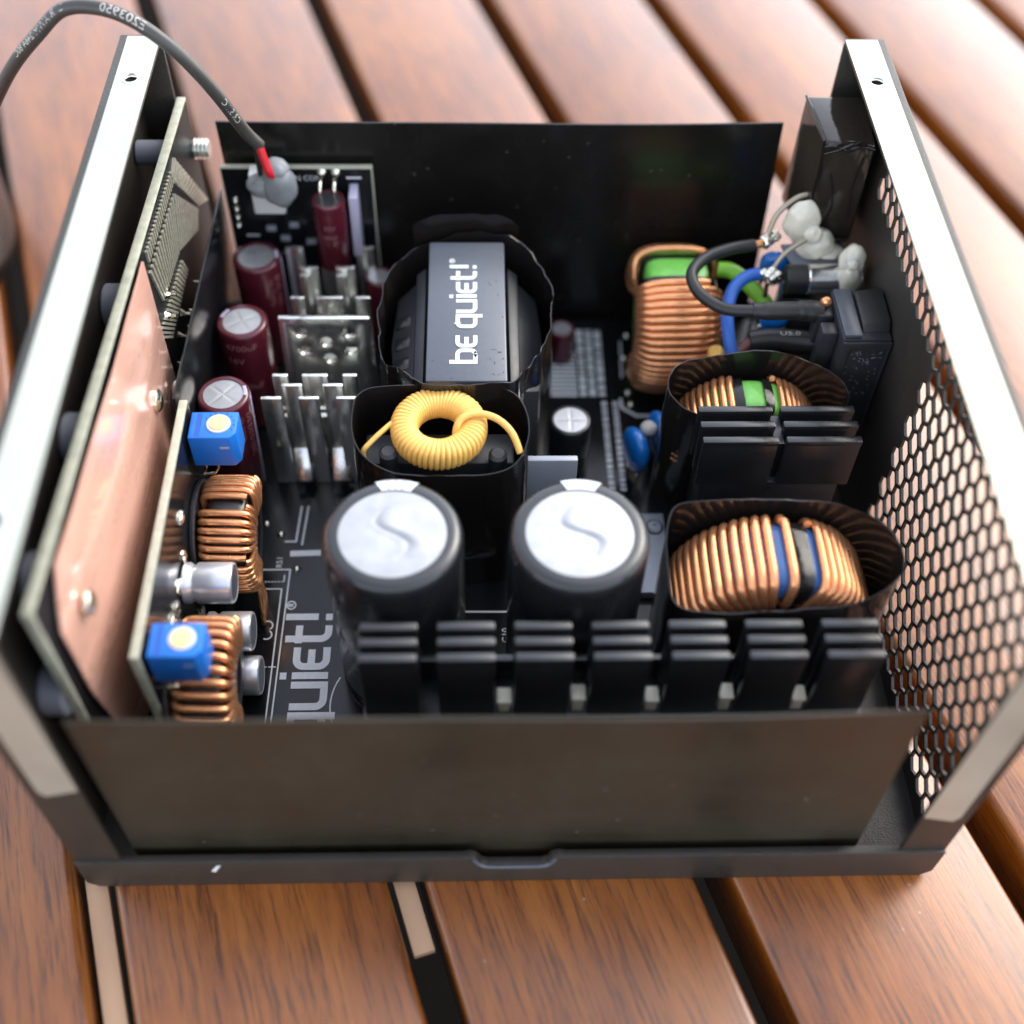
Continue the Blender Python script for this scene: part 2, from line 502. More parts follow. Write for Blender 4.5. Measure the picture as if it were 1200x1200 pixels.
# pale strips lying in two of the gaps
def strip(u0, ya, yb, lab):
    m = MB()
    def P(a, b, z): return (u0-math.tan(TA)*b+a, b, z)
    m.hexa([P(0, ya, -5.6), P(4.3, ya+1.2, -5.6), P(4.3, yb, -5.6), P(0, yb, -5.6), P(0, ya, -3.6), P(4.3, ya+1.2, -3.6), P(4.3, yb, -3.6), P(0, yb, -3.6)])
    o = part('gap_strip', m, 'beige_strip', None, org=P(2, (ya+yb)/2, -5.6), bevel=.15)
    tag(o, lab, 'strip', 'pale strips between the planks')
strip(-1.6, -60, 30, 'long pale beige strip in the plank gap below the left corner of the case')
strip(57.8, -13.5, 30, 'short pale beige strip ending in the plank gap below the middle of the case')

# ------------------------------------------------------------------ power supply case
L, D, H = 162.0, 150.0, 86.0
case = thing('power_supply_case', 'opened black steel power supply case with tall end panels and low front lip', 'power supply', (81, 75, 0))
m = MB(); m.box(0, L, 1, D-1, 0, 1)
part('floor_panel', m, 'powder_black', case)
def rect(a0, a1, b0, b1): return [(a0, b0), (a1, b0), (a1, b1), (a0, b1)]
def circ(a, b, r, n=20): return [(a+r*math.cos(2*PI*i/n), b+r*math.sin(2*PI*i/n)) for i in range(n)]
lip_h = 11.2
outl = [(2.0, 0), (L-2.0, 0), (L-.5, 1.6), (L-.1, 2.2), (L-.1, lip_h), (90.5, lip_h), (89.2, lip_h+.6), (88.0, lip_h-.2), (87.2, lip_h-2.3), (86, lip_h-3),
        (76, lip_h-3), (74.8, lip_h-2.3), (74, lip_h-.2), (72.8, lip_h+.6), (71.5, lip_h), (.1, lip_h), (.1, 2.2), (.5, 1.6)]
m = MB(); m.plate(outl, [], lambda a, b, t: (a, t-.6, b), 1.6)
lip = part('front_lip', m, 'powder_black', case, bevel=.12)
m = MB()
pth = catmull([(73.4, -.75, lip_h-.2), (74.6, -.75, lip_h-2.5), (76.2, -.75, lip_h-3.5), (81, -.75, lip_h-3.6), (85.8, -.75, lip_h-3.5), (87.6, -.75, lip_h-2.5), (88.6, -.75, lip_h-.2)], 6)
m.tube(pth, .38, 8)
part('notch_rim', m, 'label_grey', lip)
m = MB(); m.add([(25.8, -.66, 9.6), (26.7, -.66, 9.9), (25.2, -.66, 6.6), (24.4, -.66, 7.0)], [(0, 1, 2, 3)])
part('paint_chip', m, 'silk_white', lip, smooth=0)
m = MB(); m.plate(rect(.1, L-.1, 0, lip_h), [], lambda a, b, t: (a, D-1+t, b), 1.0)
part('rear_lip', m, 'powder_black', case)
FWD = 8.6
def end_panel(side):
    X = (lambda x: x) if side < 0 else (lambda x: L-x)
    m = MB()
    if side < 0:
        m.box(0, 1, 1, D-1, 1, H-1)
        p = part('left_end_panel', m, 'powder_black', case)
    else:
        holes = []
        py, pz, rw = 4.6, 4.85, .875
        for j in range(17):
            for i in range(36):
                a = 10+py*i+(py/2 if j % 2 else 0); b = 7.8+pz*j
                if b > 81 or a > 140: continue
                if a > 76.5 and b < 64.5: continue
                if a > 127: continue
                hw = py/2*rw; hh = pz*.60*rw
                holes.append([(a-hw, b-hh*.48), (a, b-hh*1.08), (a+hw, b-hh*.48), (a+hw, b+hh*.48), (a, b+hh*1.08), (a-hw, b+hh*.48)])
        m.plate(rect(1, D-1, 1, H-1), holes, lambda a, b, t: (L-.7+t, a, b), .6)
        p = part('right_end_panel', m, 'powder_black', case, smooth=30, label='black end panel perforated with rows of hexagonal vent holes')
    hs = [(4.9, 133.8), (4.0, 22.0)]
    hl = [circ(x, y, 1.45) for x, y in hs]
    m = MB(); m.plate(rect(0.0, FWD, 0, D), hl, lambda a, b, t: (X(a), b, H-1+t), 1.0)
    part('top_flange', m, 'powder_black', p, bevel=.35)
    m = MB(); m.plate(rect(1.7, FWD-.02, 1.6, D-.8), [circ(x, y, 1.45) for x, y in hs], lambda a, b, t: (X(a), b, H+.02+t), .08)
    part('bare_contact_strip', m, 'raw_steel', p, label='pale bare metal strip along the top flange')
    for x, y in hs:
        m = MB(); m.lathe([(1.95, .02), (1.9, .2), (1.6, .26), (1.3, .05), (1.42, -.25), (1.3, -.45), (1.42, -.7)], (X(x), y, H+.08), (0, 0, 1), 24, cap=False)
        part('threaded_hole', m, 'tin', p)
    m = MB(); m.box(*sorted((X(0), X(FWD))), 0, 1, lip_h-.4, H-1)
    part('front_flange', m, 'powder_black', p, bevel=.3)
    z0 = 40 if side < 0 else 25
    m = MB()
    xa, xb = 1.9, FWD-.02
    pts = [(xb, z0+1.2), (xb, H-1.4), (xa, H-1.4), (xa, z0+1), (xa+1.0, z0-.6)]
    m.plate(pts, [], lambda a, b, t: (X(a), -.10+t, b), .08)
    part('bare_contact_strip', m, 'raw_steel', p, label='pale bare metal strip on the front flange')
    m = MB(); m.box(*sorted((X(0), X(FWD))), D-1, D, lip_h+.2, H-1)
    part('rear_flange', m, 'powder_black', p, bevel=.3)
end_panel(-1); end_panel(1)

# insulating sheets standing along the front and the back
def sheet(name, x0, x1, y, z0, z1, skew, lab, mt, thick=.45):
    m = MB(); nx = 24; vs = []; fs = []
    for t in (0, thick):
        for j in range(9):
            for i in range(nx+1):
                u = i/nx; v = j/8
                x = x0+(x1-x0)*u + (skew[0]*(1-u)+skew[1]*u)*v
                b = .7*math.sin(PI*u)*v*v + .25*math.sin(u*9+1)*v
                vs.append((x, y+t-b, z0+(z1-z0)*v))
    W = nx+1; N = W*9
    for j in range(8):
        for i in range(nx):
            a = j*W+i
            fs += [(a, a+1, a+W+1, a+W), (N+a, N+a+W, N+a+W+1, N+a+1)]
    for i in range(nx): fs += [(8*W+i, 8*W+i+1, N+8*W+i+1, N+8*W+i), (i, N+i, N+i+1, i+1)]
    for j in range(8):
        fs += [(j*W, j*W+W, N+j*W+W, N+j*W), (j*W+nx, N+j*W+nx, N+j*W+W+nx, j*W+W+nx)]
    m.add(vs, fs)
    o = part(name, m, mt, None, org=((x0+x1)/2, y, z0))
    tag(o, lab, 'insulating sheet')
sheet('insulating_sheet', 10.2, 146.6, 2.6, 1.3, 60.6, (.6, -1.6), 'matte black plastic insulating sheet standing along the front behind the low lip', 'sheet_black')
sheet('insulating_sheet', 18.0, 145.5, 146.6, 1.3, 67.2, (-1, -2), 'glossy black plastic insulating sheet with shade painted in, standing along the back of the case', 'sheet_shaded')

# ------------------------------------------------------------------ main circuit board
ZB = 9.0
board = thing('main_circuit_board', 'black main circuit board with white printed lettering on the case floor', 'circuit board', (84, 76, ZB-1.6))
m = MB(); m.box(12, 147, 6.5, 144.8, ZB-1.6, ZB)
part('substrate', m, 'mask_black', board)
for x, y in ((20, 12), (142, 12), (20, 138), (142, 138)):
    m = MB(); m.cyl((x, y, 1.05), (x, y, ZB-1.65), 2.6, 12)
    part('standoff', m, 'tin', board)
def pcb(a, b, h): return (a, b, ZB+h)
m = MB()
logo(m, lambda a, b, h: (42.9-b*6.2, 9.9+a*6.6, ZB+h))
part('lettering', m, 'silk_white', board, smooth=0, label='white brand lettering printed on the board')
m = MB()
def line(pts, wd=.35, h=.04): ribbon(m, pts, wd, pcb, h*1.6)
line([(27, 66.4), (33.4, 66.4), (32.8, 28), (32.4, 10)], .32)
line([(32.0, 61.3), (31.7, 28), (31.5, 10)], .32, .05)
line([(26.5, 61.3), (32.0, 61.3)], .3, .07)
for i in range(5): line([(28.2+i*.95, 41.9), (28.8+i*.95, 41.9)], .25)
for i in range(6): line([(28.2+i*.7, 63.2), (28.6+i*.7, 63.2)], .25)
line([(32.3, 63.2), (32.3, 65)], .25, .05)
line(arc(29.9, 49.7, 1.1, 60, -120, 8), .3); line(arc(29.9, 52.0, 1.1, 120, -60, 8), .3, .05)
line(arc(57, 33, 12.6, 150, 215, 10), .3)
line([(33, 70.7), (39.8, 70.9)], 1.5)
line([(34.5, 84), (34.0, 74), (31.5, 74)], .4); line([(36, 84), (35.4, 73)], .4, .05)
line([(71.5, 55.1), (81.4, 55.0)], .4)
line([(109.8, 117), (109.9, 114), (113.2, 111.3), (124.6, 111.3)], .8)
line([(111.2, 137), (110.6, 124)], .4)
text(m, 'C10', 2.2, lambda a, b, h: (81.0-b, 47.2+a, ZB+h))
text(m, 'R51', 1.9, lambda a, b, h: (31.5-b, 66.9+a, ZB+h))
text(m, 'Q4', 2.0, lambda a, b, h: (81.5-b, 42+a, ZB+h))
# printed table of ratings
x = 92.6
for i in range(11):
    line([(92.8, 118.2+i*1.45), (99.4, 118.2+i*1.45)], .95)
for i in range(3):
    xx = 100.8+i*2.3
    y = 117.8
    while y < 141:
        dl = random.uniform(.8, 3.2)
        line([(xx, y), (xx, min(141, y+dl))], 1.7); y += dl+random.uniform(.3, .7)
for xx in (105.6, 108.3):
    y = 88
    while y < 116:
        dl = random.uniform(.7, 1.6)
        line([(xx, y), (xx+.1, y+dl)], 1.3); y += dl+random.uniform(.35, .6)
part('silkscreen', m, 'silk_white', board, smooth=0, kind='stuff', label='white printed lines and markings on the board')
m = MB()
for i, (x, y) in enumerate([(113.0, 139), (111.6, 131), (112.4, 126), (111.7, 119), (112.1, 115), (27, 79), (30.5, 76), (44, 60), (34.8, 66.5)]):
    m.lathe([(1.0, 0), (.8, .35), (.35, .7), (0, .8)], (x, y, ZB), (0, 0, 1), 12)
part('solder_joint', m, 'solder', board, kind='stuff')

# ------------------------------------------------------------------ capacitors
def cap_top(r, h, seg=64, groove='s'):
    """vented aluminium disc with an embossed groove"""
    m = MB()
    n = 44 if groove == 's' else 16; seg = 140 if groove == 's' else seg; vs = []; fs = []
    for j in range(n+1):
        rr = r*j/n
        for i in range(seg):
            a = 2*PI*i/seg
            x, y = rr*math.cos(a), rr*math.sin(a)
            g = 0
            if groove == 's':
                t = y/(r*.62)
                if -1 < t < 1:
                    cx_ = .27*r*math.sin(PI*t)*-1
                    g = -.22*math.exp(-((x-cx_)/(r*.075))**2)*(1-t**6)+.32*math.tanh((x-cx_)/(r*.16))*math.exp(-((x-cx_)/(r*.4))**2)*(1-t**4)
            elif groove == 'x':
                dd = min(abs(x), abs(y))
                g = -.07*math.exp(-(dd/(r*.08))**2)*(1-(rr/r)**6)
            dome = .02*r*(1-(rr/r)**2)
            vs.append((x, y, g+dome))
    for j in range(n):
        for i in range(seg):
            k = (i+1) % seg
            fs.append((j*seg+i, j*seg+k, (j+1)*seg+k, (j+1)*seg+i))
    m.add(vs, fs)
    return m
def electrolytic(name, lab, c, r, z1, sleeve, rt, group=None, groove='x', notch=None, rot=0, lean=(0, 0), cat='capacitor'):
    x, y = c
    t = thing(name, lab, cat, (x, y, ZB+.1), group)
    h = z1-ZB-.1
    ax = Vector((lean[0], lean[1], 1))
    def up(v): return Vector((x, y, ZB+.1))+Vector((v[0]+lean[0]*v[2], v[1]+lean[1]*v[2], v[2]))
    k = r*.06
    pr = [(r*.93, 0), (r, .5), (r, 1.6), (r*.965, 2.3), (r, 3.0), (r, h-k*3.2), (r-k*.25, h-k*1.4), (r-k*1.1, h-k*.35), (r-k*2.2, h), (rt+.05, h), (rt, h-.25), (rt-.3, h-.3)]
    m = MB(); m.lathe(pr, (0, 0, 0), (0, 0, 1), 56); m.v = [up(v) for v in m.v]
    part('sleeve', m, sleeve, t, smooth=60)
    m = cap_top(rt-.02, 0, groove=groove)
    m.v = [up((v.x*math.cos(rot)-v.y*math.sin(rot), v.x*math.sin(rot)+v.y*math.cos(rot), v.z+h-.2)) for v in m.v]
    part('vented_top', m, 'alu_top', t, smooth=70)
    return t, up, h
def wrap(up, r, h0, ang0, flip=1):
    """text mapper: runs down the can's side; x along the circumference"""
    return lambda a, b, hh: up(((r+hh)*math.cos(ang0+flip*a/r), (r+hh)*math.sin(ang0+flip*a/r), h0+b))
GB = 'large black capacitors behind the front heat sink'
for i, (c, lab) in enumerate([((59.3, 42.6), 'left large black capacitor with striped rim notch behind the front heat sink'),
                              ((92.8, 42.5), 'right large black capacitor with plain white rim notch behind the front heat sink')]):
    t, up, h = electrolytic('bulk_capacitor', lab, c, 12.7, 54.6, 'cap_black', 9.75, GB, 's', rot=R(8 if i == 0 else 14))
    m = MB()
    vs = []; fs = []
    for j, rr in enumerate((9.7, 10.6, 11.6, 12.25, 12.62)):
        zz = h+.05-(0 if rr < 11.5 else (.12 if rr < 12 else (.35 if rr < 12.5 else 1.1)))
        for q in range(9):
            a = R(90+(20 if i == 0 else 19)*(q/4-1)*(.78+.22*(rr-9.7)/3)-(2 if i == 0 else 4))
            vs.append(up((rr*math.cos(a), rr*math.sin(a), zz)))
    for j in range(4):
        for q in range(8): fs.append((j*9+q, j*9+q+1, (j+1)*9+q+1, (j+1)*9+q))
    m.add(vs, fs)
    part('polarity_mark', m, 'silk_white', t)
    if i == 0:
        m = MB()
        for s_ in (-6, 1, 8):
            a = R(88+s_)
            d = Vector((math.cos(a), math.sin(a), 0)); n_ = Vector((-d.y, d.x, 0))*.16
            p = [d*9.9-n_, d*9.9+n_, d*11.9+n_, d*11.9-n_]
            m.add([up((q.x, q.y, h+.1-(.2 if k > 1 else 0))) for k, q in enumerate(p)], [(0, 1, 2, 3)])
        part('mark_line', m, 'cap_black', t, smooth=0)
    else:
        m = MB()
        for k, ch in enumerate('420V 470uF'):
            a = R(205-k*7.5)
            text(m, ch, 2.3, lambda p, q, hh, a=a: up(((12.55+hh+.1)*math.cos(a-(p-.6)/12.7), (12.55+hh+.1)*math.sin(a-(p-.6)/12.7), h-3.4+q)))
        part('lettering', m, 'print_pale', t, smooth=0)
GM = 'tall maroon capacitors beside the silver fins'
for i, (c, r, z1, lab) in enumerate([((23.3, 134.2), 5.6, 39.5, 'farthest back of three tall maroon capacitors beside the silver fins'),
                                     ((22.2, 113.2), 5.7, 39.0, 'middle one of three tall maroon capacitors, left of the perforated silver plate'),
                                     ((19.9, 91.0), 5.6, 39.0, 'frontmost of three tall maroon capacitors, just behind a blue trimmer')]):
    t, up, h = electrolytic('output_capacitor', lab, c, r, z1, 'maroon_sleeve', 4.2, GM, 'x', rot=R(20*i+10), lean=((0, 0), (0, 0), (.03, 0))[i])
    m = MB()
    a0 = R((10, 150, 12)[i]); wd = R(17)
    vs = []; fs = []
    zz = [(r+.04, .8), (r+.04, h-1.2), (r-.05, h-.55), (r-.35, h-.15), (r-.8, h+.05), (4.3, h+.06)]
    for rr, z in zz:
        for q in range(5):
            a = a0+wd*(q/2-1); vs.append(up((rr*math.cos(a), rr*math.sin(a), z)))
    for j in range(len(zz)-1):
        for q in range(4): fs.append((j*5+q, j*5+q+1, j*5+6+q, j*5+5+q))
    m.add(vs, fs)
    part('polarity_stripe', m, 'lavender_print', t)
    m = MB()
    if i == 2:
        for k in range(4):
            zc = h-5.5-k*6.2
            rp = [(a0+R(5)*math.cos(2*PI*q/16), zc+2.1*math.sin(2*PI*q/16)) for q in range(17)]
            ribbon(m, [(a*r, b) for a, b in rp], .22, lambda p, q, hh: up(((r+.06+hh)*math.cos(p/r), (r+.06+hh)*math.sin(p/r), q)), .03)
        part('stripe_print', m, 'maroon_sleeve', t, smooth=0)
        m = MB()
        text(m, 'SXE EXLO 105C', 2.0, lambda p, q, hh: up(((r+.06)*math.cos(R(-18)-q/r), (r+.06)*math.sin(R(-18)-q/r), h-3-p)))
        text(m, '16V 3300uF', 1.6, lambda p, q, hh: up(((r+.06)*math.cos(R(-42)-q/r), (r+.06)*math.sin(R(-42)-q/r), h-3-p)))
    elif i == 1:
        for k, s_ in enumerate(('4700uF', '16V', '', '4700uF', '16V')):
            if s_: text(m, s_, 2.5, lambda p, q, hh, k=k: up(((r+.06)*math.cos(R(-128)+p/r), (r+.06)*math.sin(R(-128)+p/r), h-4.2-k*4.0+q)))
    else:
        text(m, 'ELXZ 105C', 2.0, lambda p, q, hh: up(((r+.06)*math.cos(R(-28)-q/r), (r+.06)*math.sin(R(-28)-q/r), h-3-p)))
        text(m, '16V 2200uF', 1.7, lambda p, q, hh: up(((r+.06)*math.cos(R(-50)-q/r), (r+.06)*math.sin(R(-50)-q/r), h-3-p)))
    part('lettering', m, 'maroon_print', t, smooth=0)
electrolytic('small_capacitor', 'small black capacitor with white top beside the wrapped transformer', (95.4, 94.6), 4.7, 26.5, 'cap_black', 3.75, None, 'x')
electrolytic('small_capacitor', 'tiny maroon capacitor peeking out at the back right of the wrapped transformer', (95.5, 131.5), 3.2, 19, 'maroon_sleeve', 2.4, None, 'x')
electrolytic('small_capacitor', 'small maroon capacitor between the back silver fins and the wrapped transformer', (51.2, 137.0), 3.6, 31, 'maroon_sleeve', 2.6, None, 'x')

# ------------------------------------------------------------------ windings
def cross(a, b, t, n=5.0):
    c, s_ = math.cos(t), math.sin(t)
    return a*math.copysign(abs(c)**(2/n), c), b*math.copysign(abs(s_)**(2/n), s_)
def frame(axis):
    return {'X': (Vector((0, 1, 0)), Vector((0, 0, 1)), Vector((1, 0, 0))),
            'Y': (Vector((1, 0, 0)), Vector((0, 0, 1)), Vector((0, 1, 0))),
            'Z': (Vector((1, 0, 0)), Vector((0, 1, 0)), Vector((0, 0, 1)))}[axis]
def winding(c, axis, Rm, a, b, p0, p1, n, wr, spt=22, seg=7, jit=.0, ex=5.0):
    e1, e2, e3 = frame(axis); c = Vector(c); pts = []
    N = int(n*spt)
    js = [random.uniform(-jit, jit) for _ in range(int(n)+2)]
    rj = [random.uniform(0, jit*3) for _ in range(int(n)+2)]
    for i in range(N+1):
        t = i/spt; k = int(t); fr = t-k
        j = js[k]*(1-fr)+js[k+1]*fr
        q = rj[k]*(1-fr)+rj[k+1]*fr
        da, db = cross(a+q, b+q, 2*PI*t+.6, ex)
        ph = R(p0+(p1-p0)*(t/n)+j*60/Rm)
        pts.append(c+(e1*math.cos(ph)+e2*math.sin(ph))*(Rm+da)+e3*db)
    m = MB(); m.tube(pts, wr, seg)
    return m, pts
def core(c, axis, Rm, a, b, p0=0, p1=360):
    e1, e2, e3 = frame(axis); c = Vector(c); m = MB(); n = 64; k = 20; vs = []; fs = []
    for i in range(n):
        ph = R(p0+(p1-p0)*i/(n if p1-p0 >= 360 else n-1))
        for j in range(k):
            da, db = cross(a, b, 2*PI*j/k, 4)
            vs.append(c+(e1*math.cos(ph)+e2*math.sin(ph))*(Rm+da)+e3*db)
    full = p1-p0 >= 360
    for i in range(n if full else n-1):
        for j in range(k):
            i2 = (i+1) % n; j2 = (j+1) % k
            fs.append((i*k+j, i*k+j2, i2*k+j2, i2*k+j))
    if not full: fs += [tuple(range(k)), tuple((n-1)*k+j for j in range(k))]
    m.add(vs, fs)
    return m
def film(name, lab, cat, pts, zb, parent=None, thick=.26, wav=.35, seed=0, flare=0.0, sub=7):
    """thin plastic band wrapped round a component; pts = (x, y, top z)"""
    lp = catmull(pts, sub, True); n = len(lp); rows = 9
    cx_ = sum(p.x for p in lp)/n; cy_ = sum(p.y for p in lp)/n
    vs = []; fs = []
    for t in (0, 1):
        for j in range(rows):
            v = j/(rows-1)
            for i, p in enumerate(lp):
                d = Vector((p.x-cx_, p.y-cy_, 0)).normalized()
                nz_ = noise.noise(Vector((p.x*.16+seed*7, p.y*.16, v*2.2)))*wav*(.3+v) + noise.noise(Vector((p.x*.5+seed, p.y*.5, v*5)))*wav*.4
                zt = p.z+noise.noise(Vector((p.x*.3, p.y*.3, seed*5.)))*wav*.9
                q = Vector((p.x, p.y, 0))+d*(nz_+flare*v*v-t*thick)
                vs.append((q.x, q.y, zb+(zt-zb)*v))
    N = n*rows
    for j in range(rows-1):
        for i in range(n):
            k = (i+1) % n
            fs += [(j*n+i, j*n+k, (j+1)*n+k, (j+1)*n+i), (N+j*n+i, N+(j+1)*n+i, N+(j+1)*n+k, N+j*n+k)]
    for i in range(n):
        k = (i+1) % n; a = (rows-1)*n
        fs += [(a+i, a+k, N+a+k, N+a+i), (i, N+i, N+k, k)]
    m = MB(); m.add(vs, fs)
    if parent: return part(name, m, 'film_black', parent, smooth=50)
    o = part(name, m, 'film_black', None, org=(cx_, cy_, zb), smooth=50)
    return tag(o, lab, cat)

# ---- wrapped transformer
tr = thing('transformer', 'boxy transformer with white lettering on top wrapped in black film', 'transformer', (72.4, 104, ZB+.1))
m = MB(); m.box(64.1, 80.7, 83.0, 125.6, ZB+6, 51)
part('core', m, 'label_grey', tr, bevel=.5, label='grey topped core block')
m = MB()
logo(m, lambda a, b, h: (74.2-b*3.65, 88.4+a*4.3, 51.0+h))
part('lettering', m, 'silk_white', tr, smooth=0, label='white brand lettering running up the top')
m = MB()
random.seed(3)
for i in range(26):
    x, y = random.uniform(64.8, 80), random.uniform(83.6, 92) if i < 17 else random.uniform(92, 124)
    if 66 < x < 77.5 and y > 84.5: x = 62+random.uniform(15, 18)
    a = random.uniform(0, PI); l = random.uniform(.15, .45)
    d = Vector((math.cos(a), math.sin(a), 0))*l; n_ = Vector((-d.y, d.x, 0))*.35
    c_ = Vector((x, y, 51.03))
    m.add([c_-d, c_+n_, c_+d, c_-n_], [(0, 1, 2, 3)])
part('scuff', m, 'cap_black', tr, smooth=0)
for sx in (-1, 1):
    m = MB(); X = lambda d: 72.4+sx*d
    vs = [(X(8.6), 86, 44.5), (X(15.5), 90, 40.5), (X(16.6), 104, 40.0), (X(15.5), 118, 40.5), (X(8.6), 123, 44.5)]
    m.add(vs+[(v[0], v[1], ZB+1) for v in vs], [(0, 1, 2, 3, 4), (5, 6, 1, 0), (6, 7, 2, 1), (7, 8, 3, 2), (8, 9, 4, 3), (9, 5, 0, 4), (9, 8, 7, 6, 5)])
    part('bobbin', m, 'bobbin', tr, bevel=.4)
    m = MB()
    m.hexa([(X(9), 85.5, 44.2), (X(11.2), 86.5, 43.2), (X(11.2), 121, 43.2), (X(9), 122.5, 44.2), (X(9), 85.5, 46.2), (X(11.2), 86.5, 45.4), (X(11.2), 121, 45.4), (X(9), 122.5, 46.2)])
    part('bobbin_rib', m, 'bobbin', tr, bevel=.3)
    for yy in ((95, 101.5, 108) if sx < 0 else ()):
        m = MB()
        m.hexa([(X(12.4), yy, 41.6), (X(15.6), yy, 40.3), (X(15.6), yy+3.6, 40.3), (X(12.4), yy+3.6, 41.6), (X(12.4), yy, 42.42), (X(15.6), yy, 40.9), (X(15.6), yy+3.6, 40.9), (X(12.4), yy+3.6, 42.42)])
        part('bobbin_slot', m, 'clear_dark', tr, bevel=.2)
film('wrap_film', None, None, [(61.5, 125.5, 49), (55.2, 117.5, 48.5), (53.6, 104, 48), (54.3, 93.5, 47), (58.5, 88, 49), (64.0, 82.2, 51.6), (72, 81.6, 51.4), (80.6, 82.2, 51.2),
      (85, 88, 50), (88.8, 96, 49), (91.0, 106, 49.5), (90.0, 117, 49), (83.5, 126, 51.4), (72, 127.8, 51.6)], ZB+.2, tr, wav=1.0, seed=2, thick=.22, sub=9)
m = MB()
lp = catmull([(60.5, 127.6, 0), (66, 128.8, 0), (73, 128.9, 0), (80, 128.6, 0), (84, 127.6, 0)], 6)
vs = []; fs = []
for j in range(5):
    for i, p in enumerate(lp):
        u = i/(len(lp)-1)
        vs.append((p.x+noise.noise((p.x*.3, j, 1))*.4, p.y+j*.12+.35*noise.noise((p.x*.25, j*.8, 4)), 40+j/4*(15.6-2.2*abs(2*u-1)**3+.5*noise.noise((p.x*.4, 0, 0)))))
W = len(lp)
for j in range(4):
    for i in range(W-1): fs.append((j*W+i, j*W+i+1, (j+1)*W+i+1, (j+1)*W+i))
m.add(vs, fs); m.add([Vector(v)+Vector((0, .3, 0)) for v in vs], [tuple(reversed(f)) for f in fs])
part('wrap_flap', m, 'film_black', tr, smooth=50)

# ---- yellow toroid in its film cup
yt = thing('yellow_toroid', 'yellow wire wound toroid lying flat inside the black film cup', 'toroid coil', (66.9, 73.3, ZB+.2))
C_ = (66.9, 73.7, 47.3)
part('ring_core', core(C_, 'Z', 6.85, 2.05, 2.1), 'yellow_wire', yt, smooth=60)
wm, wp = winding(C_, 'Z', 6.85, 2.3, 2.4, 20, 376, 50, .55, spt=20, seg=8, jit=.02, ex=2.8)
part('winding', wm, 'yellow_wire', yt, smooth=70)
m = MB(); m.tube(catmull([(70.2, 71.2, 44.5), (70.4, 71.7, 49.2), (71.6, 73.2, 50.9), (74.6, 74.3, 51.0), (78.4, 73.5, 50.3), (81.3, 71.0, 49.0), (83.0, 68.0, 46.3)], 7), .72, 9)
part('wire_end', m, 'yellow_wire', yt, smooth=70)
m = MB(); m.tube(catmull([(58.0, 74.5, 48.5), (56.2, 72.6, 48.3), (53.6, 70.3, 47.2), (52.0, 69.0, 45.5), (52.4, 69.5, 40)], 6), .55, 8)
part('wire_end', m, 'yellow_wire', yt, smooth=70)
m = MB(); m.box(52, 82, 69, 77, ZB+1, 42.0)
part('holder', m, 'bobbin', yt, bevel=.6)
m = MB(); m.cyl((57, 68.6, 30), (57, 68.6, 46.5), 1.9, 16, .6); m.cyl((78.6, 69.2, 30), (78.6, 69.2, 45.0), 1.9, 16, .6)
part('holder_peg', m, 'bobbin', yt)
film('film_cup', 'open black film cup around the yellow toroid, behind the left large capacitor', 'film cup',
     [(49.6, 77.0, 49.5), (51.8, 81.6, 50), (60.5, 83.2, 50), (71.5, 83.3, 50), (80.5, 82.0, 50), (84.6, 76.0, 49.5), (84.2, 68, 47.6), (79.5, 63.3, 46.4), (68, 62.4, 46.2), (57.0, 63.4, 46.4), (50.8, 68.6, 47.8)], ZB+.2, wav=.22, seed=5)

# ---- copper toroids on the right
pf = thing('copper_toroid', 'large copper wound toroid with blue core standing in black film behind the front heat sink', 'toroid coil', (130.5, 43.3, ZB+.2), 'copper toroids')
C_ = (130.5, 43.2, 29.3)
part('ring_core', core(C_, 'Y', 14.6, 3.7, 7.2), 'blue_core', pf, smooth=60)
wm, wp = winding(C_, 'Y', 14.6, 4.5, 8.0, 190, 93, 15.5, .90, jit=.03)
part('winding', wm, 'copper', pf, smooth=70)
wm, wp = winding(C_, 'Y', 14.6, 4.5, 8.0, 87, 85.6, 1, .90)
part('winding', wm, 'copper', pf, smooth=70)
wm, wp = winding(C_, 'Y', 14.6, 4.5, 8.0, 71, -8, 14.5, .84, jit=.05)
part('winding', wm, 'copper', pf, smooth=70)
part('black_tape', core(C_, 'Y', 14.6, 4.1, 7.9, 72.3, 82.2), 'film_black', pf, smooth=60)
film('film_cup', 'black film cup around the large copper toroid with blue core', 'film cup',
     [(109.8, 48.5, 48.5), (112.2, 52.6, 49.5), (121, 53.2, 50), (131, 53.3, 50), (143, 51.8, 50), (150.2, 47.0, 50.2), (152.2, 41.0, 50), (150.2, 35.4, 49.2), (143, 32.9, 45), (127, 32.4, 43.4), (112, 32.9, 43.6), (109.2, 40, 45.5)], ZB+.2, wav=.3, seed=9)
gt = thing('copper_toroid', 'copper wound toroid with green core standing behind the two block heat sink', 'toroid coil', (133, 88, ZB+.2), 'copper toroids')
C_ = (132.6, 88.2, 26.6)
part('ring_core', core(C_, 'Y', 12.0, 3.4, 4.6), 'green_core', gt, smooth=60)
wm, wp = winding(C_, 'Y', 12.0, 4.1, 5.3, 185, 106, 13, .72, jit=.03)
part('winding', wm, 'copper', gt, smooth=70)
wm, wp = winding(C_, 'Y', 12.0, 4.1, 5.3, 72, -5, 14, .66, jit=.03)
part('winding', wm, 'copper', gt, smooth=70)
part('black_tape', core(C_, 'Y', 12.0, 4.0, 5.2, 97, 105), 'film_black', gt, smooth=60)
part('black_tape', core(C_, 'Y', 12.0, 4.0, 5.2, 74, 81), 'film_black', gt, smooth=60)
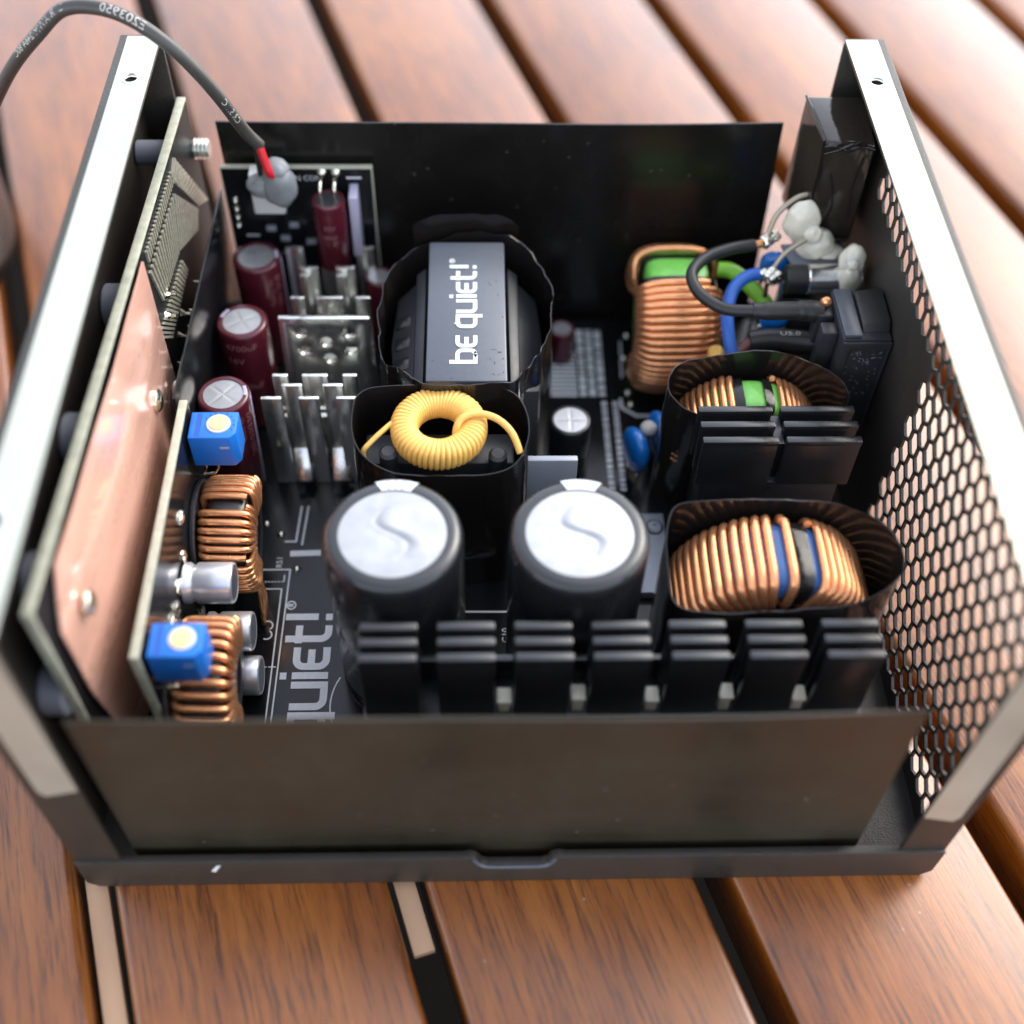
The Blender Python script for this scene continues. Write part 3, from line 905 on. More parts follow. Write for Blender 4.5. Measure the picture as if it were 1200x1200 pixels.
film('film_cup', 'black film cup around the copper toroid with green core', 'film cup',
     [(114.8, 85, 44.5), (114.6, 89.5, 46), (118.0, 93.2, 46), (126, 94.9, 46.5), (136, 95.4, 47), (146, 92.5, 46), (151.6, 87.5, 44.5), (150.5, 83, 42), (140, 81.6, 40), (128, 81.6, 40), (119.5, 81.8, 42.5)], ZB+.2, wav=.4, seed=12)
ch = thing('copper_toroid', 'upright copper wound choke with green band near the back insulating sheet', 'toroid coil', (121, 127.5, ZB+.2), 'copper toroids')
C_ = (121.0, 126.5, 26.6)
part('ring_core', core(C_, 'X', 11.6, 4.3, 7.3), 'green_core', ch, smooth=60)
wm, wp = winding(C_, 'X', 11.6, 5.2, 9.2, 240, 106, 22, .84, jit=.06, ex=3.2)
part('winding', wm, 'copper', ch, smooth=70)
wm, wp = winding(C_, 'X', 11.6, 5.2, 9.2, 66, 10, 7, .95, jit=.06, ex=3.0)
part('winding', wm, 'copper', ch, smooth=70)
part('black_tape', core(C_, 'X', 11.6, 4.9, 8.8, 100, 105), 'film_black', ch, smooth=60)
part('black_tape', core(C_, 'X', 11.6, 4.9, 8.8, 71, 75), 'film_black', ch, smooth=60)

# ------------------------------------------------------------------ black finned heat sinks
fh = thing('heat_sink', 'long black heat sink with seven groups of three fins along the front', 'heat sink', (99, 23, ZB+.1), 'black heat sinks')
m = MB(); m.box(53.5, 145, 27.0, 28.4, ZB+.1, 36)
part('back_plate', m, 'fin_black', fh, bevel=.2)
m = MB(); m.box(53.5, 145, 18.5, 26.9, 27, 30)
part('bridge', m, 'fin_black', fh, bevel=.2)
fin0 = None
for g in range(7):
    x = 53.9+13.42*g
    for r_ in range(3):
        y = 19.6+3.15*r_
        org = (x, y, 30.05)
        if fin0 is None:
            m = MB(); m.box(x, x+10.1, y-.62, y+.62, 30.05, 49.3); m.box(x, x+10.1, y-.85, y+.85, 48.3, 50)
            fin0 = part('fin', m, 'fin_black', fh, org=org, bevel=.42)
        else: again(fin0, fh, org)
h2 = thing('heat_sink', 'black heat sink of two finned blocks in front of the green cored toroid', 'heat sink', (136, 76.5, ZB+.1), 'black heat sinks')
m = MB(); m.box(121, 150, 71.5, 80.4, ZB+.1, 32.5)
part('body', m, 'fin_black', h2, bevel=.3)
m = MB(); m.box(134.8, 136.8, 73, 80.6, 32.6, 43)
part('web', m, 'fin_black', h2)
fin0 = None
for b_ in range(2):
    for r_ in range(3):
        x = 119.7+16.9*b_; y = 72.0+4.15*r_; org = (x, y, 32.6)
        if fin0 is None:
            m = MB(); m.box(x, x+15.3, y-.6, y+.6, 31.6, 45.3); m.box(x, x+15.3, y-.85, y+.85, 44.2, 45.6)
            fin0 = part('fin', m, 'fin_black', h2, org=org, bevel=.3)
        else: again(fin0, h2, org)
# pale transistor clips seen through the fin gaps
for i, x in enumerate((79.1, 92.5, 105.9, 119.3, 132.7)):
    m = MB(); m.box(x-1.1, x+1.1, 19.6, 21.6, 30.1, 33.6+i % 2); m.box(x-1.35, x+1.35, 19.2, 22.4, 33.6+i % 2, 34.5+i % 2)
    o = part('transistor_clip', m, 'glue_white', None, org=(x, 20.6, 30.1), bevel=.3)
    tag(o, 'small pale clip in the %s gap from the left between front heat sink fins' % ('second', 'third', 'fourth', 'fifth', 'sixth')[i], 'clip', 'pale clips between the front fins')

# ------------------------------------------------------------------ silver busbar fins
bb = thing('silver_heat_sink', 'silver heat sink with upright fins behind a plate of six holes', 'heat sink', (40, 124, ZB+.1), 'silver heat sinks')
def fin(parent, x, y, w_, z0, z1, th=.85, name='fin', lean=0):
    w_ *= 1.1
    m = MB(); m.box(x-w_/2, x+w_/2, y-th/2, y+th/2, z0, z1)
    if lean: m.v = [Vector((v.x+lean*(v.z-z0), v.y, v.z)) for v in m.v]
    return part(name, m, 'tin', parent, org=(x, y, z0), bevel=.1)
for x in (31.6, 39.7, 48.2): fin(bb, x, 138.6, 3.8 if x != 39.7 else 4.4, ZB+.2, 38.5)
for x in (35.5, 44.0):
    fin(bb, x, 131.6, 4.0, ZB+.2, 38.5); fin(bb, x-.9, 129.9, 2.2, ZB+.2, 37.5, .9)
for x, w_ in ((33.8, 2.8), (41.0, 5.6), (48.6, 3.0)): fin(bb, x, 121.4, w_, ZB+.2, 38.5)
m = MB()
hol = [circ(x, z, 1.4, 18) for x, z in ((35.0, 36.3), (45.8, 36.2), (40.5, 33.6), (35.4, 31.3), (46.0, 31.2), (41.0, 28.8))]
m.plate(rect(30.4, 50.6, ZB+.2, 40.2), hol, lambda a, b, t: (a, 109.6+t+(b-9)*.09, b), 1.3)
part('perforated_plate', m, 'tin', bb, bevel=.18, label='bright silver plate with six round holes')
m = MB(); m.box(30.6, 50.4, 112.8, 120.6, 22, 23.2)
part('shelf', m, 'tin', bb, bevel=.2)
bf = thing('silver_heat_sink', 'silver heat sink with two bright front feet in front of the perforated plate', 'heat sink', (39, 92, ZB+.1), 'silver heat sinks')
for x, w_ in ((32.0, 3.0), (39.5, 5.0), (47.0, 2.8)): fin(bf, x, 97.4, w_, ZB+.2, 38)
for x in (30.6, 38.6, 46.6): fin(bf, x, 91.2, 3.9, ZB+.2, 37.5)
for x in (34.9, 43.6):
    fin(bf, x, 94.0, 3.9, 18, 38.5)
    m = MB(); m.hexa([(x-2, 89.2, 11.4), (x+2, 89.2, 11.4), (x+2, 94.5, 17.4), (x-2, 94.5, 17.4), (x-2, 88.6, 12.4), (x+2, 88.6, 12.4), (x+2, 93.5, 18.2), (x-2, 93.5, 18.2)])
    part('foot', m, 'tin', bf, bevel=.25)
m = MB(); m.box(29, 49, 95.2, 96.4, ZB+.2, 27)
part('back_plate', m, 'tin', bf, bevel=.2)

# ------------------------------------------------------------------ left side boards
def yx(y): return 6.6+3.6*(y-13.5)/136.5                 # the socket board stands at a slight angle
mb_ = thing('socket_board', 'upright socket circuit board with pale edge behind the left end panel', 'circuit board', (8.5, 80, 10))
m = MB(); m.hexa([(yx(13.5)-.9, 13.5, 10), (yx(13.5)+.9, 13.5, 10), (yx(149)+.9, 148.6, 10), (yx(149)-.9, 148.6, 10),
                  (yx(13.5)-.9, 13.5, 73.5), (yx(13.5)+.9, 13.5, 73.5), (yx(149)+.9, 148.6, 72), (yx(149)-.9, 148.6, 72)])
part('substrate', m, 'board_edge', mb_, bevel=.12)
for s_ in (-1, 1):
    m = MB()
    for t in (0,):
        a, b = s_*.93, s_*1.02
        m.hexa([(yx(14)+min(a, b), 14, 10.5), (yx(14)+max(a, b), 14, 10.5), (yx(148)+max(a, b), 148.2, 10.5), (yx(148)+min(a, b), 148.2, 10.5),
                (yx(14)+min(a, b), 14, 73), (yx(14)+max(a, b), 14, 73), (yx(148)+max(a, b), 148.2, 71.5), (yx(148)+min(a, b), 148.2, 71.5)])
    part('solder_mask', m, 'mask_matte', mb_)
def hatch(m, quad, n, fill=.55):
    a, b, c_, d = [Vector(q) for q in quad]              # (y,z) corners; stripes run from ab to dc
    for i in range(n):
        t0, t1 = i/n, (i+fill)/n
        p = [a.lerp(d, t0), b.lerp(c_, t0), b.lerp(c_, t1), a.lerp(d, t1)]
        vs = [Vector((yx(q[0])+1.06, q[0], q[1])) for q in p]+[Vector((yx(q[0])+1.55, q[0], q[1])) for q in p]
        m.hexa(vs)
m = MB()
hatch(m, [(99, 70.6), (99, 68.0), (126, 67.0), (126, 69.8)], 20, .5)
hatch(m, [(129.5, 70.2), (124.5, 68.6), (139, 50), (147.5, 45)], 13, .6)
hatch(m, [(98, 66.2), (101, 56), (118, 54.5), (123.5, 65.3)], 14, .5)
hatch(m, [(123.9, 65.3), (118.4, 54.5), (134.5, 47), (138, 50)], 11, .6)
hatch(m, [(93, 53.2), (100, 46.5), (121, 47.2), (119, 51.8)], 18, .6)
part('solder_track', m, 'trace_tin', mb_, kind='stuff')
for (y, z, r_) in ((137, 66, 2.6), (94, 61, 4.6), (57.5, 63, 4.8), (27, 63, 4.8), (16.5, 46, 4.6)):
    m = MB(); m.cyl((1.1, y, z), (yx(y)-1.1, y, z), r_, 28, .4)
    part('spacer', m, 'spacer_grey', mb_)
m = MB()
for k in range(4): m.lathe([(1.9, -.3), (2.4, 0), (1.9, .3)], (yx(146)+1.5+k*.85, 146, 60.5), (1, 0, 0), 24)
m.cyl((yx(146)+1.05, 146, 60.5), (yx(146)+4.6, 146, 60.5), 1.95, 24)
part('screw', m, 'tin', mb_)
m = MB()
for y, z in ((104, 55), (101, 52), (110, 44), (105, 42), (100, 38)):
    m.cyl((yx(y)+1.05, y, z), (yx(y)+3.2, y, z), .45, 8)
    m.lathe([(1.1, 0), (.7, .5), (.4, 1.1)], (yx(y)+1.05, y, z), (1, 0, 0), 12)
part('solder_joint', m, 'solder', mb_, kind='stuff')
# copper coloured sheet over the front half of that board
cs = thing('copper_sheet', 'glossy copper coloured sheet covering the front half of the socket board', 'sheet', (12, 55, 14))
m = MB(); ny, nz_ = 36, 20; vs = []; fs = []
for t in (0, .4):
    for j in range(nz_+1):
        v = j/nz_
        for i in range(ny+1):
            u = i/ny
            yf = 16.5+9*max(0, (.55-v))**1.3*1.5 + 7*max(0, v-.86)/.14*1.0
            y = yf+(94.0-yf)*u
            z = 13+(72.6-13)*v
            bul = 1.9*math.sin(PI*min(1, u*1.02))**.6*math.sin(PI*(.08+.84*v))+.25*noise.noise((y*.06, z*.06, 0))
            vs.append((yx(y)+1.7+bul*.9+t, y, z))
W = ny+1; N = W*(nz_+1)
for j in range(nz_):
    for i in range(ny):
        a = j*W+i
        fs += [(a, a+1, a+W+1, a+W), (N+a, N+a+W, N+a+W+1, N+a+1)]
for i in range(ny): fs += [(i, N+i, N+i+1, i+1), (nz_*W+i, nz_*W+i+1, N+nz_*W+i+1, N+nz_*W+i)]
for j in range(nz_): fs += [(j*W, j*W+W, N+j*W+W, N+j*W), (j*W+ny, N+j*W+ny, N+j*W+W+ny, j*W+W+ny)]
m.add(vs, fs)
part('foil', m, 'copper_sheet', cs, smooth=60)
for (y, z, r_) in ((77, 52, 2.3), (24.5, 60, 2.2)):
    m = MB(); m.lathe([(r_, 0), (r_, .6), (r_*.75, 1.1), (r_*.3, 1.3), (0, 1.3)], (yx(y)+3.3, y, z), (1, 0, 0), 24)
    part('rivet', m, 'solder', cs)
m = MB(); m.lathe([(1.7, 0), (1.9, .4), (1.6, 1.1), (1.2, 1.2), (1.2, 2.4), (.9, 2.7)], (yx(88)+3.2, 88, 43.5), (1, 0, 0), 20)
part('screw', m, 'tin', cs)

# converter board with trimmers, small toroids and silver cans
cv = thing('converter_board', 'upright converter circuit board with tan edge carrying the blue trimmers', 'circuit board', (17, 48, ZB+.1))
m = MB(); m.box(16.1, 17.7, 18.6, 77.2, ZB+.1, 52)
part('substrate', m, 'board_edge', cv, bevel=.12)
m = MB(); m.box(17.72, 17.8, 19, 76.8, ZB+.5, 51.6)
part('solder_mask', m, 'mask_black', cv)
m = MB()
for i in range(26):
    y = random.uniform(22, 74); z = random.uniform(14, 44)
    m.blob((17.9, y, z), (.7, random.uniform(.8, 2.2), random.uniform(.8, 1.6)), .2, i, nu=10, nv=6)
part('solder_joint', m, 'solder', cv, kind='stuff')
def trimmer(y0, y1, z1, lab):
    x0, x1 = 18.4, 27.6
    t = thing('trimmer', lab, 'trimmer', (23, (y0+y1)/2, z1-8), 'blue trimmers on the converter board')
    m = MB()
    m.plate([(x0, y0), (x1-1.2, y0), (x1, y0+1.4), (x1, y1), (x0, y1)], [], lambda a, b, h: (a, b, z1-8.4+h), 8.4)
    part('housing', m, 'blue_plastic', t, bevel=.2)
    m = MB(); m.box(x0+1.2, x0+2.2, y0+.5, y1-.4, z1+.01, z1+.05)
    part('groove', m, 'blue_dark', t)
    m = MB(); m.lathe([(2.35, 0), (2.3, .25), (1.95, .3), (1.9, .15), (0, .15)], (x0+5.6, (y0+y1)/2+.2, z1+.01), (0, 0, 1), 28)
    part('dial_rim', m, 'white_plastic', t)
    m = MB(); m.lathe([(1.75, 0), (1.7, .45), (0, .55)], (x0+5.6, (y0+y1)/2+.2, z1+.05), (0, 0, 1), 28)
    part('dial', m, 'yellow_dial', t)
    m = MB()
    for k in range(9):
        a = R(150-k*22)
        c_ = Vector((x0+5.6+3.0*math.cos(a), (y0+y1)/2+.2+3.0*math.sin(a), z1+.03))
        m.box(c_.x-.14, c_.x+.14, c_.y-.22, c_.y+.22, z1+.01, z1+.05)
    part('scale_mark', m, 'blue_dark', t)
    m = MB(); m.box(x1-3.4, x1-1.6, y0-.04, y0-.01, z1-3.2, z1-2.7)
    part('print_mark', m, 'print_pale', t)
    m = MB()
    for xx in (20, 22.4): m.tube([(xx, y0+2, z1-8), (xx, y0+1.8, z1-11), (xx-1, y0+1.5, z1-12.5), (17.9, y0+1.5, z1-13)], .3, 8)
    part('pin', m, 'solder', t)
trimmer(69.0, 75.8, 50.0, 'blue trimmer with yellow dial behind the rear small toroid')
trimmer(19.8, 26.6, 50.4, 'blue trimmer with yellow dial above the small toroid nearest the front sheet')
for i, (yc, zc, lab) in enumerate([(63.8, 26.0, 'small copper toroid between the rear blue trimmer and the silver can'),
                                   (29.0, 27.0, 'small copper toroid partly under the front blue trimmer')]):
    t = thing('small_toroid', lab, 'toroid coil', (24.4, yc, zc-12), 'small copper toroids on the converter board')
    C_ = (24.5, yc, zc)
    part('ring_core', core(C_, 'X', 8.2, 2.7, 4.0), 'fin_black', t, smooth=60)
    if i == 0:
        for p0, p1, n in ((42, 88, 5), (99, 152, 6), (157, 224, 8)):
            wm, wp = winding(C_, 'X', 8.2, 3.5, 4.9, p0, p1, n, .70, spt=22, jit=.06)
            part('winding', wm, 'copper', t, smooth=70)
    else:
        wm, wp = winding(C_, 'X', 8.2, 3.5, 4.9, 40, 215, 14.5, .76, spt=22, jit=.06)
        part('winding', wm, 'copper', t, smooth=70)
    m = MB(); m.lathe([(10.6, 0), (10.8, .3), (10.8, .8), (10.3, 1.0), (9.6, .8), (0, .8)], (17.9, yc-1, zc+2), (1, 0, 0), 48)
    part('mounting_disc', m, 'bobbin', t)
    m = MB()
    for k in (-2, 0, 2): m.tube([(29.0, yc-7+k*.5, zc-8), (29.5, yc-9+k, zc-11.5), (29.2, yc-9.5+k, ZB+.3)], .55, 8)
    part('wire_end', m, 'copper', t, smooth=70)
def silver_can(x0, x1, y, z, r, lab):
    t = thing('silver_capacitor', lab, 'capacitor', (x0, y, z-r), 'silver capacitor cans on the converter board')
    Lc = x1-x0
    m = MB(); m.lathe([(r*.9, 0), (r, .3), (r, 1.3), (r*.88, 1.9), (r*.88, 2.3), (r, 2.9), (r, Lc-.5), (r*.96, Lc-.1), (r*.9, Lc), (r*.86, Lc-.15), (0, Lc-.2)], (x0, y, z), (1, 0, 0), 40)
    part('can', m, 'alu_can', t, smooth=50)
    m = MB(); m.lathe([(r*.85, 0), (0, .12)], (x1-.14, y, z), (1, 0, 0), 40, cap=False)
    part('end_print', m, 'blue_sleeve', t)
silver_can(17.9, 27.6, 46.4, 33.5, 4.0, 'upper silver capacitor can between the two small toroids')
silver_can(20.5, 29.6, 43.5, 20.5, 4.0, 'lower silver capacitor can under the upper one')
silver_can(22.0, 31.0, 37.0, 14.2, 4.0, 'silver capacitor can lying lowest beside the printed board lettering')

# black divider sheet behind the converter board
m = MB(); m.hexa([(14.3, 78.4, ZB+.1), (14.8, 78.4, ZB+.1), (15.8, 143.2, ZB+.1), (15.3, 143.2, ZB+.1), (14.3, 78.4, 51), (14.8, 78.4, 51), (16.2, 143.2, 51.5), (15.7, 143.2, 51.5)])
dv = thing('divider_sheet', 'glossy black divider sheet standing left of the maroon capacitors', 'divider', (15, 110, ZB+.1))
part('sheet', m, 'mask_black', dv, bevel=.08)
for y, z in ((118, 46), (110, 45), (106, 44), (99.5, 43), (96, 42), (90.5, 41.5), (87, 41)):
    m = MB(); m.tube([(14.6, y, z), (13.2, y, z), (12.2, y+.1, z+.1)], [.34, .34, .2], 8)
    m.lathe([(.9, 0), (.55, .45), (.36, .9)], (14.5, y, z), (-1, 0, 0), 12)
    part('pin', m, 'solder', dv)

# fan control board at the back
fb = thing('fan_board', 'small upright black circuit board at the back left carrying the fan plug', 'circuit board', (33, 143.7, ZB+.1))
m = MB(); m.box(16.6, 51, 143.3, 144.7, ZB+.1, 57.4)
part('substrate', m, 'board_edge', fb, bevel=.1)
m = MB(); m.box(16.9, 50.7, 143.2, 143.28, ZB+.4, 57.1)
part('solder_mask', m, 'mask_black', fb)
m = MB()
fbm = lambda a, b, h: (a, 143.19-h, b)
text(m, 'FAN CON', 2.0, lambda a, b, h: (31.2+a*.9, 143.19-h, 54.0+b))
for k, (x, z, l) in enumerate(((45, 54.8, 3.4), (45.4, 52.6, 1.6), (20, 38.2, 3), (28, 33, 2))): ribbon(m, [(x, z), (x+l, z)], .5, fbm, .03)
ribbon(m, [(46.5, 47.5), (46.8, 38)], .5, fbm, .03)
part('silkscreen', m, 'silk_white', fb, smooth=0, kind='stuff')
for k in range(4):
    m = MB(); m.lathe([(.95, 0), (.8, .5), (.4, 1.1), (0, 1.3)], (18.9-.1*k, 143.18, 48.6-k*2.4), (0, -1, 0), 14)
    part('solder_joint', m, 'solder', fb)
m = MB()
for x, z in ((25, 40), (28, 37), (30.5, 41), (34, 36), (23, 34)): m.box(x, x+2.2, 142.3, 143.18, z, z+1.3)
part('chip', m, 'grey_plate', fb, bevel=.1)
pl = thing('fan_plug', 'white fan plug smothered in grey glue on the small back board', 'plug', (28, 141, 46))
m = MB(); m.box(23.6, 30.8, 139.2, 143.1, 47.5, 58.5)
part('housing', m, 'white_plastic', pl, bevel=.4)
m = MB(); m.blob((26.6, 138.6, 56.0), (3.6, 2.6, 2.8), .15, 3); m.blob((30.6, 138.2, 56.4), (4.0, 3.2, 5.4), .12, 7); m.blob((30.2, 138.6, 60.4), (3.0, 2.8, 2.6), .12, 11)
part('glue', m, 'glue_grey', pl, smooth=80, label='lump of grey glue over the plug')
# maroon capacitor hanging on that board
hc = thing('hanging_capacitor', 'maroon capacitor with two bent leads on top hanging on the small back board', 'capacitor', (41, 138.4, 34))
m = MB(); m.lathe([(3.5, 34), (3.9, 34.4), (3.9, 50.0), (3.7, 50.6), (3.8, 51.2), (3.9, 51.8), (3.6, 52.5), (3.0, 52.6), (2.9, 52.3), (0, 52.3)], (41, 138.4, 0), (0, 0, 1), 36)
part('sleeve', m, 'maroon_sleeve', hc, smooth=50)
m = MB(); m.lathe([(2.85, 0), (0, .05)], (41, 138.4, 52.36), (0, 0, 1), 30, cap=False)
part('rubber_seal', m, 'bobbin', hc)
for x in (39.4, 42.6):
    m = MB(); m.tube(catmull([(x, 138.0, 52.3), (x, 138.0, 54.2), (x, 138.8, 55.8), (x+.1, 141, 56.2), (x+.1, 143.1, 56.2)], 5), .42, 8)
    m.lathe([(1.1, 0), (.8, .5), (.45, 1.0)], (x+.1, 143.1, 56.2), (0, -1, 0), 12)
    part('lead', m, 'solder', hc, smooth=60)
m = MB(); m.box(45.6, 47.6, 137.6, 143.1, 36.5, 53.4)
part('side_label', m, 'lavender_print', hc, bevel=.3)
m = MB(); text(m, '35V', 1.8, lambda a, b, h: (41+3.95*math.sin((a-1.5)/3.9), 138.4-3.95*math.cos((a-1.5)/3.9), 46.5+b))
text(m, '100uF', 1.5, lambda a, b, h: (41+3.95*math.sin((a-2)/3.9), 138.4-3.95*math.cos((a-2)/3.9), 44+b))
part('lettering', m, 'maroon_print', hc, smooth=0)

# ------------------------------------------------------------------ grey plate, blue discs and chip in the middle
o = part('grey_heat_plate', MB().box(84.4, 94.3, 66.6, 68.0, ZB+.1, 45.6), 'grey_plate', None, org=(89, 67, ZB+.1), bevel=.25)
tag(o, 'upright grey metal plate behind the right large capacitor', 'metal plate')
def disc_cap(c, r, th, tilt, lab):
    t = thing('disc_capacitor', lab, 'capacitor', (c[0], c[1], ZB+.1), 'blue disc capacitors')
    m = MB(); m.lathe([(0, -th), (r*.5, -th*.95), (r*.85, -th*.7), (r, -th*.25), (r, th*.25), (r*.85, th*.7), (r*.5, th*.95), (0, th)], c, (math.cos(tilt), math.sin(tilt), 0), 32)
    c0 = Vector(c)
    m.v = [Vector((v.x, v.y, v.z-(max(0, (c0.z-v.z)/r)**2)*2.2)) for v in m.v]
    part('body', m, 'blue_enamel', t, smooth=70)
    for s_ in (-1, 1):
        d = Vector((-math.sin(tilt), math.cos(tilt), 0))*s_*2.3
        m = MB(); m.tube([c0+d+Vector((0, 0, -r)), c0+d+Vector((0, 0, -r-3)), Vector((c0.x+d.x, c0.y+d.y, ZB+.1))], [.7, .42, .42], 8)
        part('lead', m, 'solder', t, smooth=60)
disc_cap((110.6, 92.5, 19.0), 5.0, 2.0, R(20), 'blue disc capacitor standing left of the green cored toroid film')
disc_cap((116.6, 97.8, 18.5), 5.0, 2.0, R(20), 'blue disc capacitor half hidden by the green cored toroid film')
t = thing('film_resistor', 'small pale resistor with bare leads between the blue discs', 'resistor', (113.6, 96, ZB+.1))
m = MB(); m.blob((113.4, 95.5, 22.4), (1.9, 1.9, 1.6), .05, 2)
part('body', m, 'print_pale', t, smooth=80)
m = MB(); m.tube([(113.4, 95.5, 21), (113.6, 94.5, 17), (114.2, 93.5, ZB+.2)], .45, 8); m.tube([(114.2, 95.4, 21), (116, 92.5, 15), (116.2, 90.5, ZB+.2)], .45, 8)
part('lead', m, 'solder', t, smooth=60)
o = part('grey_module', MB().box(108.8, 116.4, 58, 79.5, ZB+.1, ZB+2.6), 'grey_plate', None, org=(112, 70, ZB), bevel=.3)
tag(o, 'flat grey module with a small screw on the board right of the large capacitors', 'module')
t = thing('screw', 'small dark screw in the flat grey module', 'screw', (114.0, 75.5, ZB+2.6))
m = MB(); m.lathe([(1.7, 0), (1.7, .3), (1.3, .7), (.5, .75), (.45, .4), (0, .4)], (114.0, 75.5, ZB+2.62), (0, 0, 1), 20)
part('head', m, 'grey_plate', t)
m = MB(); m.lathe([(2.1, 0), (2.1, .08), (1.7, .1)], (114.0, 75.5, ZB+2.61), (0, 0, 1), 24, cap=False)
part('washer', m, 'clear_dark', t)

# ------------------------------------------------------------------ mains inlet corner
xc = thing('wrapped_capacitor', 'tall box capacitor wrapped in glossy black film beside the right end panel', 'capacitor', (153.4, 136, 49))
m = MB()
v8 = [(148.2, 127.6, 49.2), (159.0, 127.6, 49.2), (159.0, 143.2, 49.2), (145.6, 143.2, 49.2), (147.6, 128.0, 75.6), (158.6, 127.6, 75.2), (158.4, 143.2, 76.6), (146.0, 143.6, 76.4)]
m.hexa(v8)
part('body', m, 'film_lit', xc, bevel=.9, seg=3)
m = MB()
m.tube(catmull([(147.7, 128.0, 74.5), (149.7, 127.2, 75.3), (152.5, 127.0, 74.3), (155.5, 127.1, 75.1), (158.1, 127.1, 74.5)], 6), .45, 7)
m.tube(catmull([(147.9, 127.7, 72.9), (150.1, 126.9, 74.3), (152.7, 126.8, 75.6), (154.7, 127.6, 76.1)], 6), .3, 7)
m.tube(catmull([(149.0, 127.2, 50.4), (151.7, 126.7, 50.8), (155.1, 126.8, 50.4), (158.1, 127.0, 50.6)], 6), .5, 7)
m.tube(catmull([(147.5, 127.9, 75.6), (147.9, 127.5, 68), (147.6, 127.7, 60), (148.3, 127.3, 50)], 6), .35, 7)
m.tube(catmull([(146.0, 143.0, 76.6), (146.6, 136, 76.8), (147.5, 128.0, 75.8)], 6), .3, 7)
m.tube(catmull([(150.5, 127.5, 68), (152.5, 127.25, 60), (151.8, 127.3, 54)], 6), .16, 6)
m.tube(catmull([(156.5, 127.4, 72), (155.9, 127.25, 64), (156.8, 127.3, 56)], 6), .14, 6)
part('film_fold', m, 'film_black', xc, smooth=70)
inl = thing('mains_inlet', 'black mains inlet block fixed to the right end panel', 'mains inlet', (154, 102, 28))
m = MB(); m.box(150.6, 160.9, 93.6, 108.6, 24, 52.0)
part('housing', m, 'bobbin', inl, bevel=.4)
m = MB(); m.box(150.9, 154.6, 94, 108.2, 52.02, 52.9)
part('top_ridge', m, 'label_grey', inl, bevel=.2)
m = MB(); m.hexa([(154.9, 95.6, 52.02), (160.8, 95.6, 52.02), (160.8, 107.6, 52.02), (154.9, 107.6, 52.02), (155.2, 97, 53.2), (160.8, 97, 54.0), (160.8, 107, 54.4), (155.2, 107, 53.4)])
part('top_cover', m, 'rubber_black', inl, bevel=.4)
m = MB(); m.plate(rect(150.6, 160.9, 24, 51.6), [rect(152.4, 160.2, 26, 49.6)], lambda a, b, t: (a, 92.9+t, b), .68)
part('face_frame', m, 'bobbin', inl, bevel=.2)
m = MB()
random.seed(5)
for i in range(60):
    x, z = random.uniform(153, 159.6), random.uniform(34, 49); a = random.uniform(0, PI)
    d = Vector((math.cos(a), 0, math.sin(a)))*random.uniform(.2, .6); n_ = Vector((-d.z, 0, d.x))*.3
    c_ = Vector((x, 93.5, z)); m.add([c_-d, c_+n_, c_+d, c_-n_], [(0, 1, 2, 3)])
part('moulded_marks', m, 'spacer_grey', inl, smooth=0)
for k, (y, z0_) in enumerate(((96.5, 33), (101.8, 37))):
    m = MB(); m.box(147.0, 150.5, y, y+3.6, z0_, 51.0)
    part('terminal_shroud', m, 'bobbin', inl, bevel=.5)
m = MB(); m.blob((148.9, 104.8, 52.2), (1.3, 1.0, 1.2), .3, 4, nu=12, nv=8)
part('terminal', m, 'copper', inl, smooth=60)

def wire(name, pts, r, mt, lab, n=8, extra=None, cat='wire'):
    P = catmull(pts, n)
    b = Vector(pts[0])
    m = MB(); m.tube(P, r, 14)
    if extra:
        t = thing(name, lab, cat, b)
        part('insulation', m, mt, t, smooth=70)
        extra(t)
        return t
    o = part(name, m, mt, None, org=b, smooth=70)
    return tag(o, lab, cat)
def black_extra(t):
    m = MB(); m.tube(catmull([(133.6, 104.4, 50.0), (136.0, 104.2, 50.1), (141.6, 104.2, 50.3), (144.5, 104.3, 50.2), (148.2, 104.2, 49.8)], 6), [1.75]*6+[1.95]*10+[2.2]*4+[2.35]*5, 16)
    part('shrink_sleeve', m, 'rubber_black', t, smooth=70)
    m = MB(); m.tube([(136.6, 125.4, 50.2), (138.4, 126.0, 50.2)], .95, 12)
    part('bare_copper', m, 'copper', t)
    m = MB(); m.blob((139.6, 126.6, 50.4), (1.7, 1.5, 1.7), .3, 6); m.blob((141.4, 127.6, 51.0), (1.6, 1.2, 1.2), .3, 9)
    part('solder_blob', m, 'solder', t, smooth=70)
wire('mains_wire', [(136.8, 125.5, 50.2), (131.5, 123.9, 50.6), (125.5, 121.0, 50.5), (121.8, 116.3, 50), (122.8, 110.4, 49.6), (127.5, 105.8, 49.4), (134.0, 104.3, 50)], 1.35, 'rubber_black',
     'black wire bent in a wide loop above the upright choke', extra=black_extra)
def blue_extra(t):
    m = MB()
    for k, q in enumerate([(138.6, 119.2, 47.6), (140.4, 119.4, 47.8), (139.4, 118.2, 47.8), (141.6, 118.6, 47.4), (140.2, 117.6, 47.2)]): m.blob(q, (1.25, 1.1, 1.25), .25, k, nu=14, nv=8)
    part('solder_blob', m, 'solder', t, smooth=70)
    m = MB(); m.tube([(139.2, 117.2, 46.8), (139.2, 116.6, 43)], .55, 8); m.tube([(142.4, 117.0, 46.8), (142.6, 116.2, 42)], .6, 8)
    part('lead', m, 'solder', t)
wire('mains_wire', [(137.8, 119.6, 47.0), (134.6, 118.4, 47.0), (131.4, 115.4, 46.0), (129.8, 110.0, 44.0), (130.0, 104.5, 41), (131.2, 100.5, 37), (132.4, 97.9, 32)], 1.45, 'blue_wire',
     'blue wire curving down behind the green cored toroid film', extra=blue_extra)
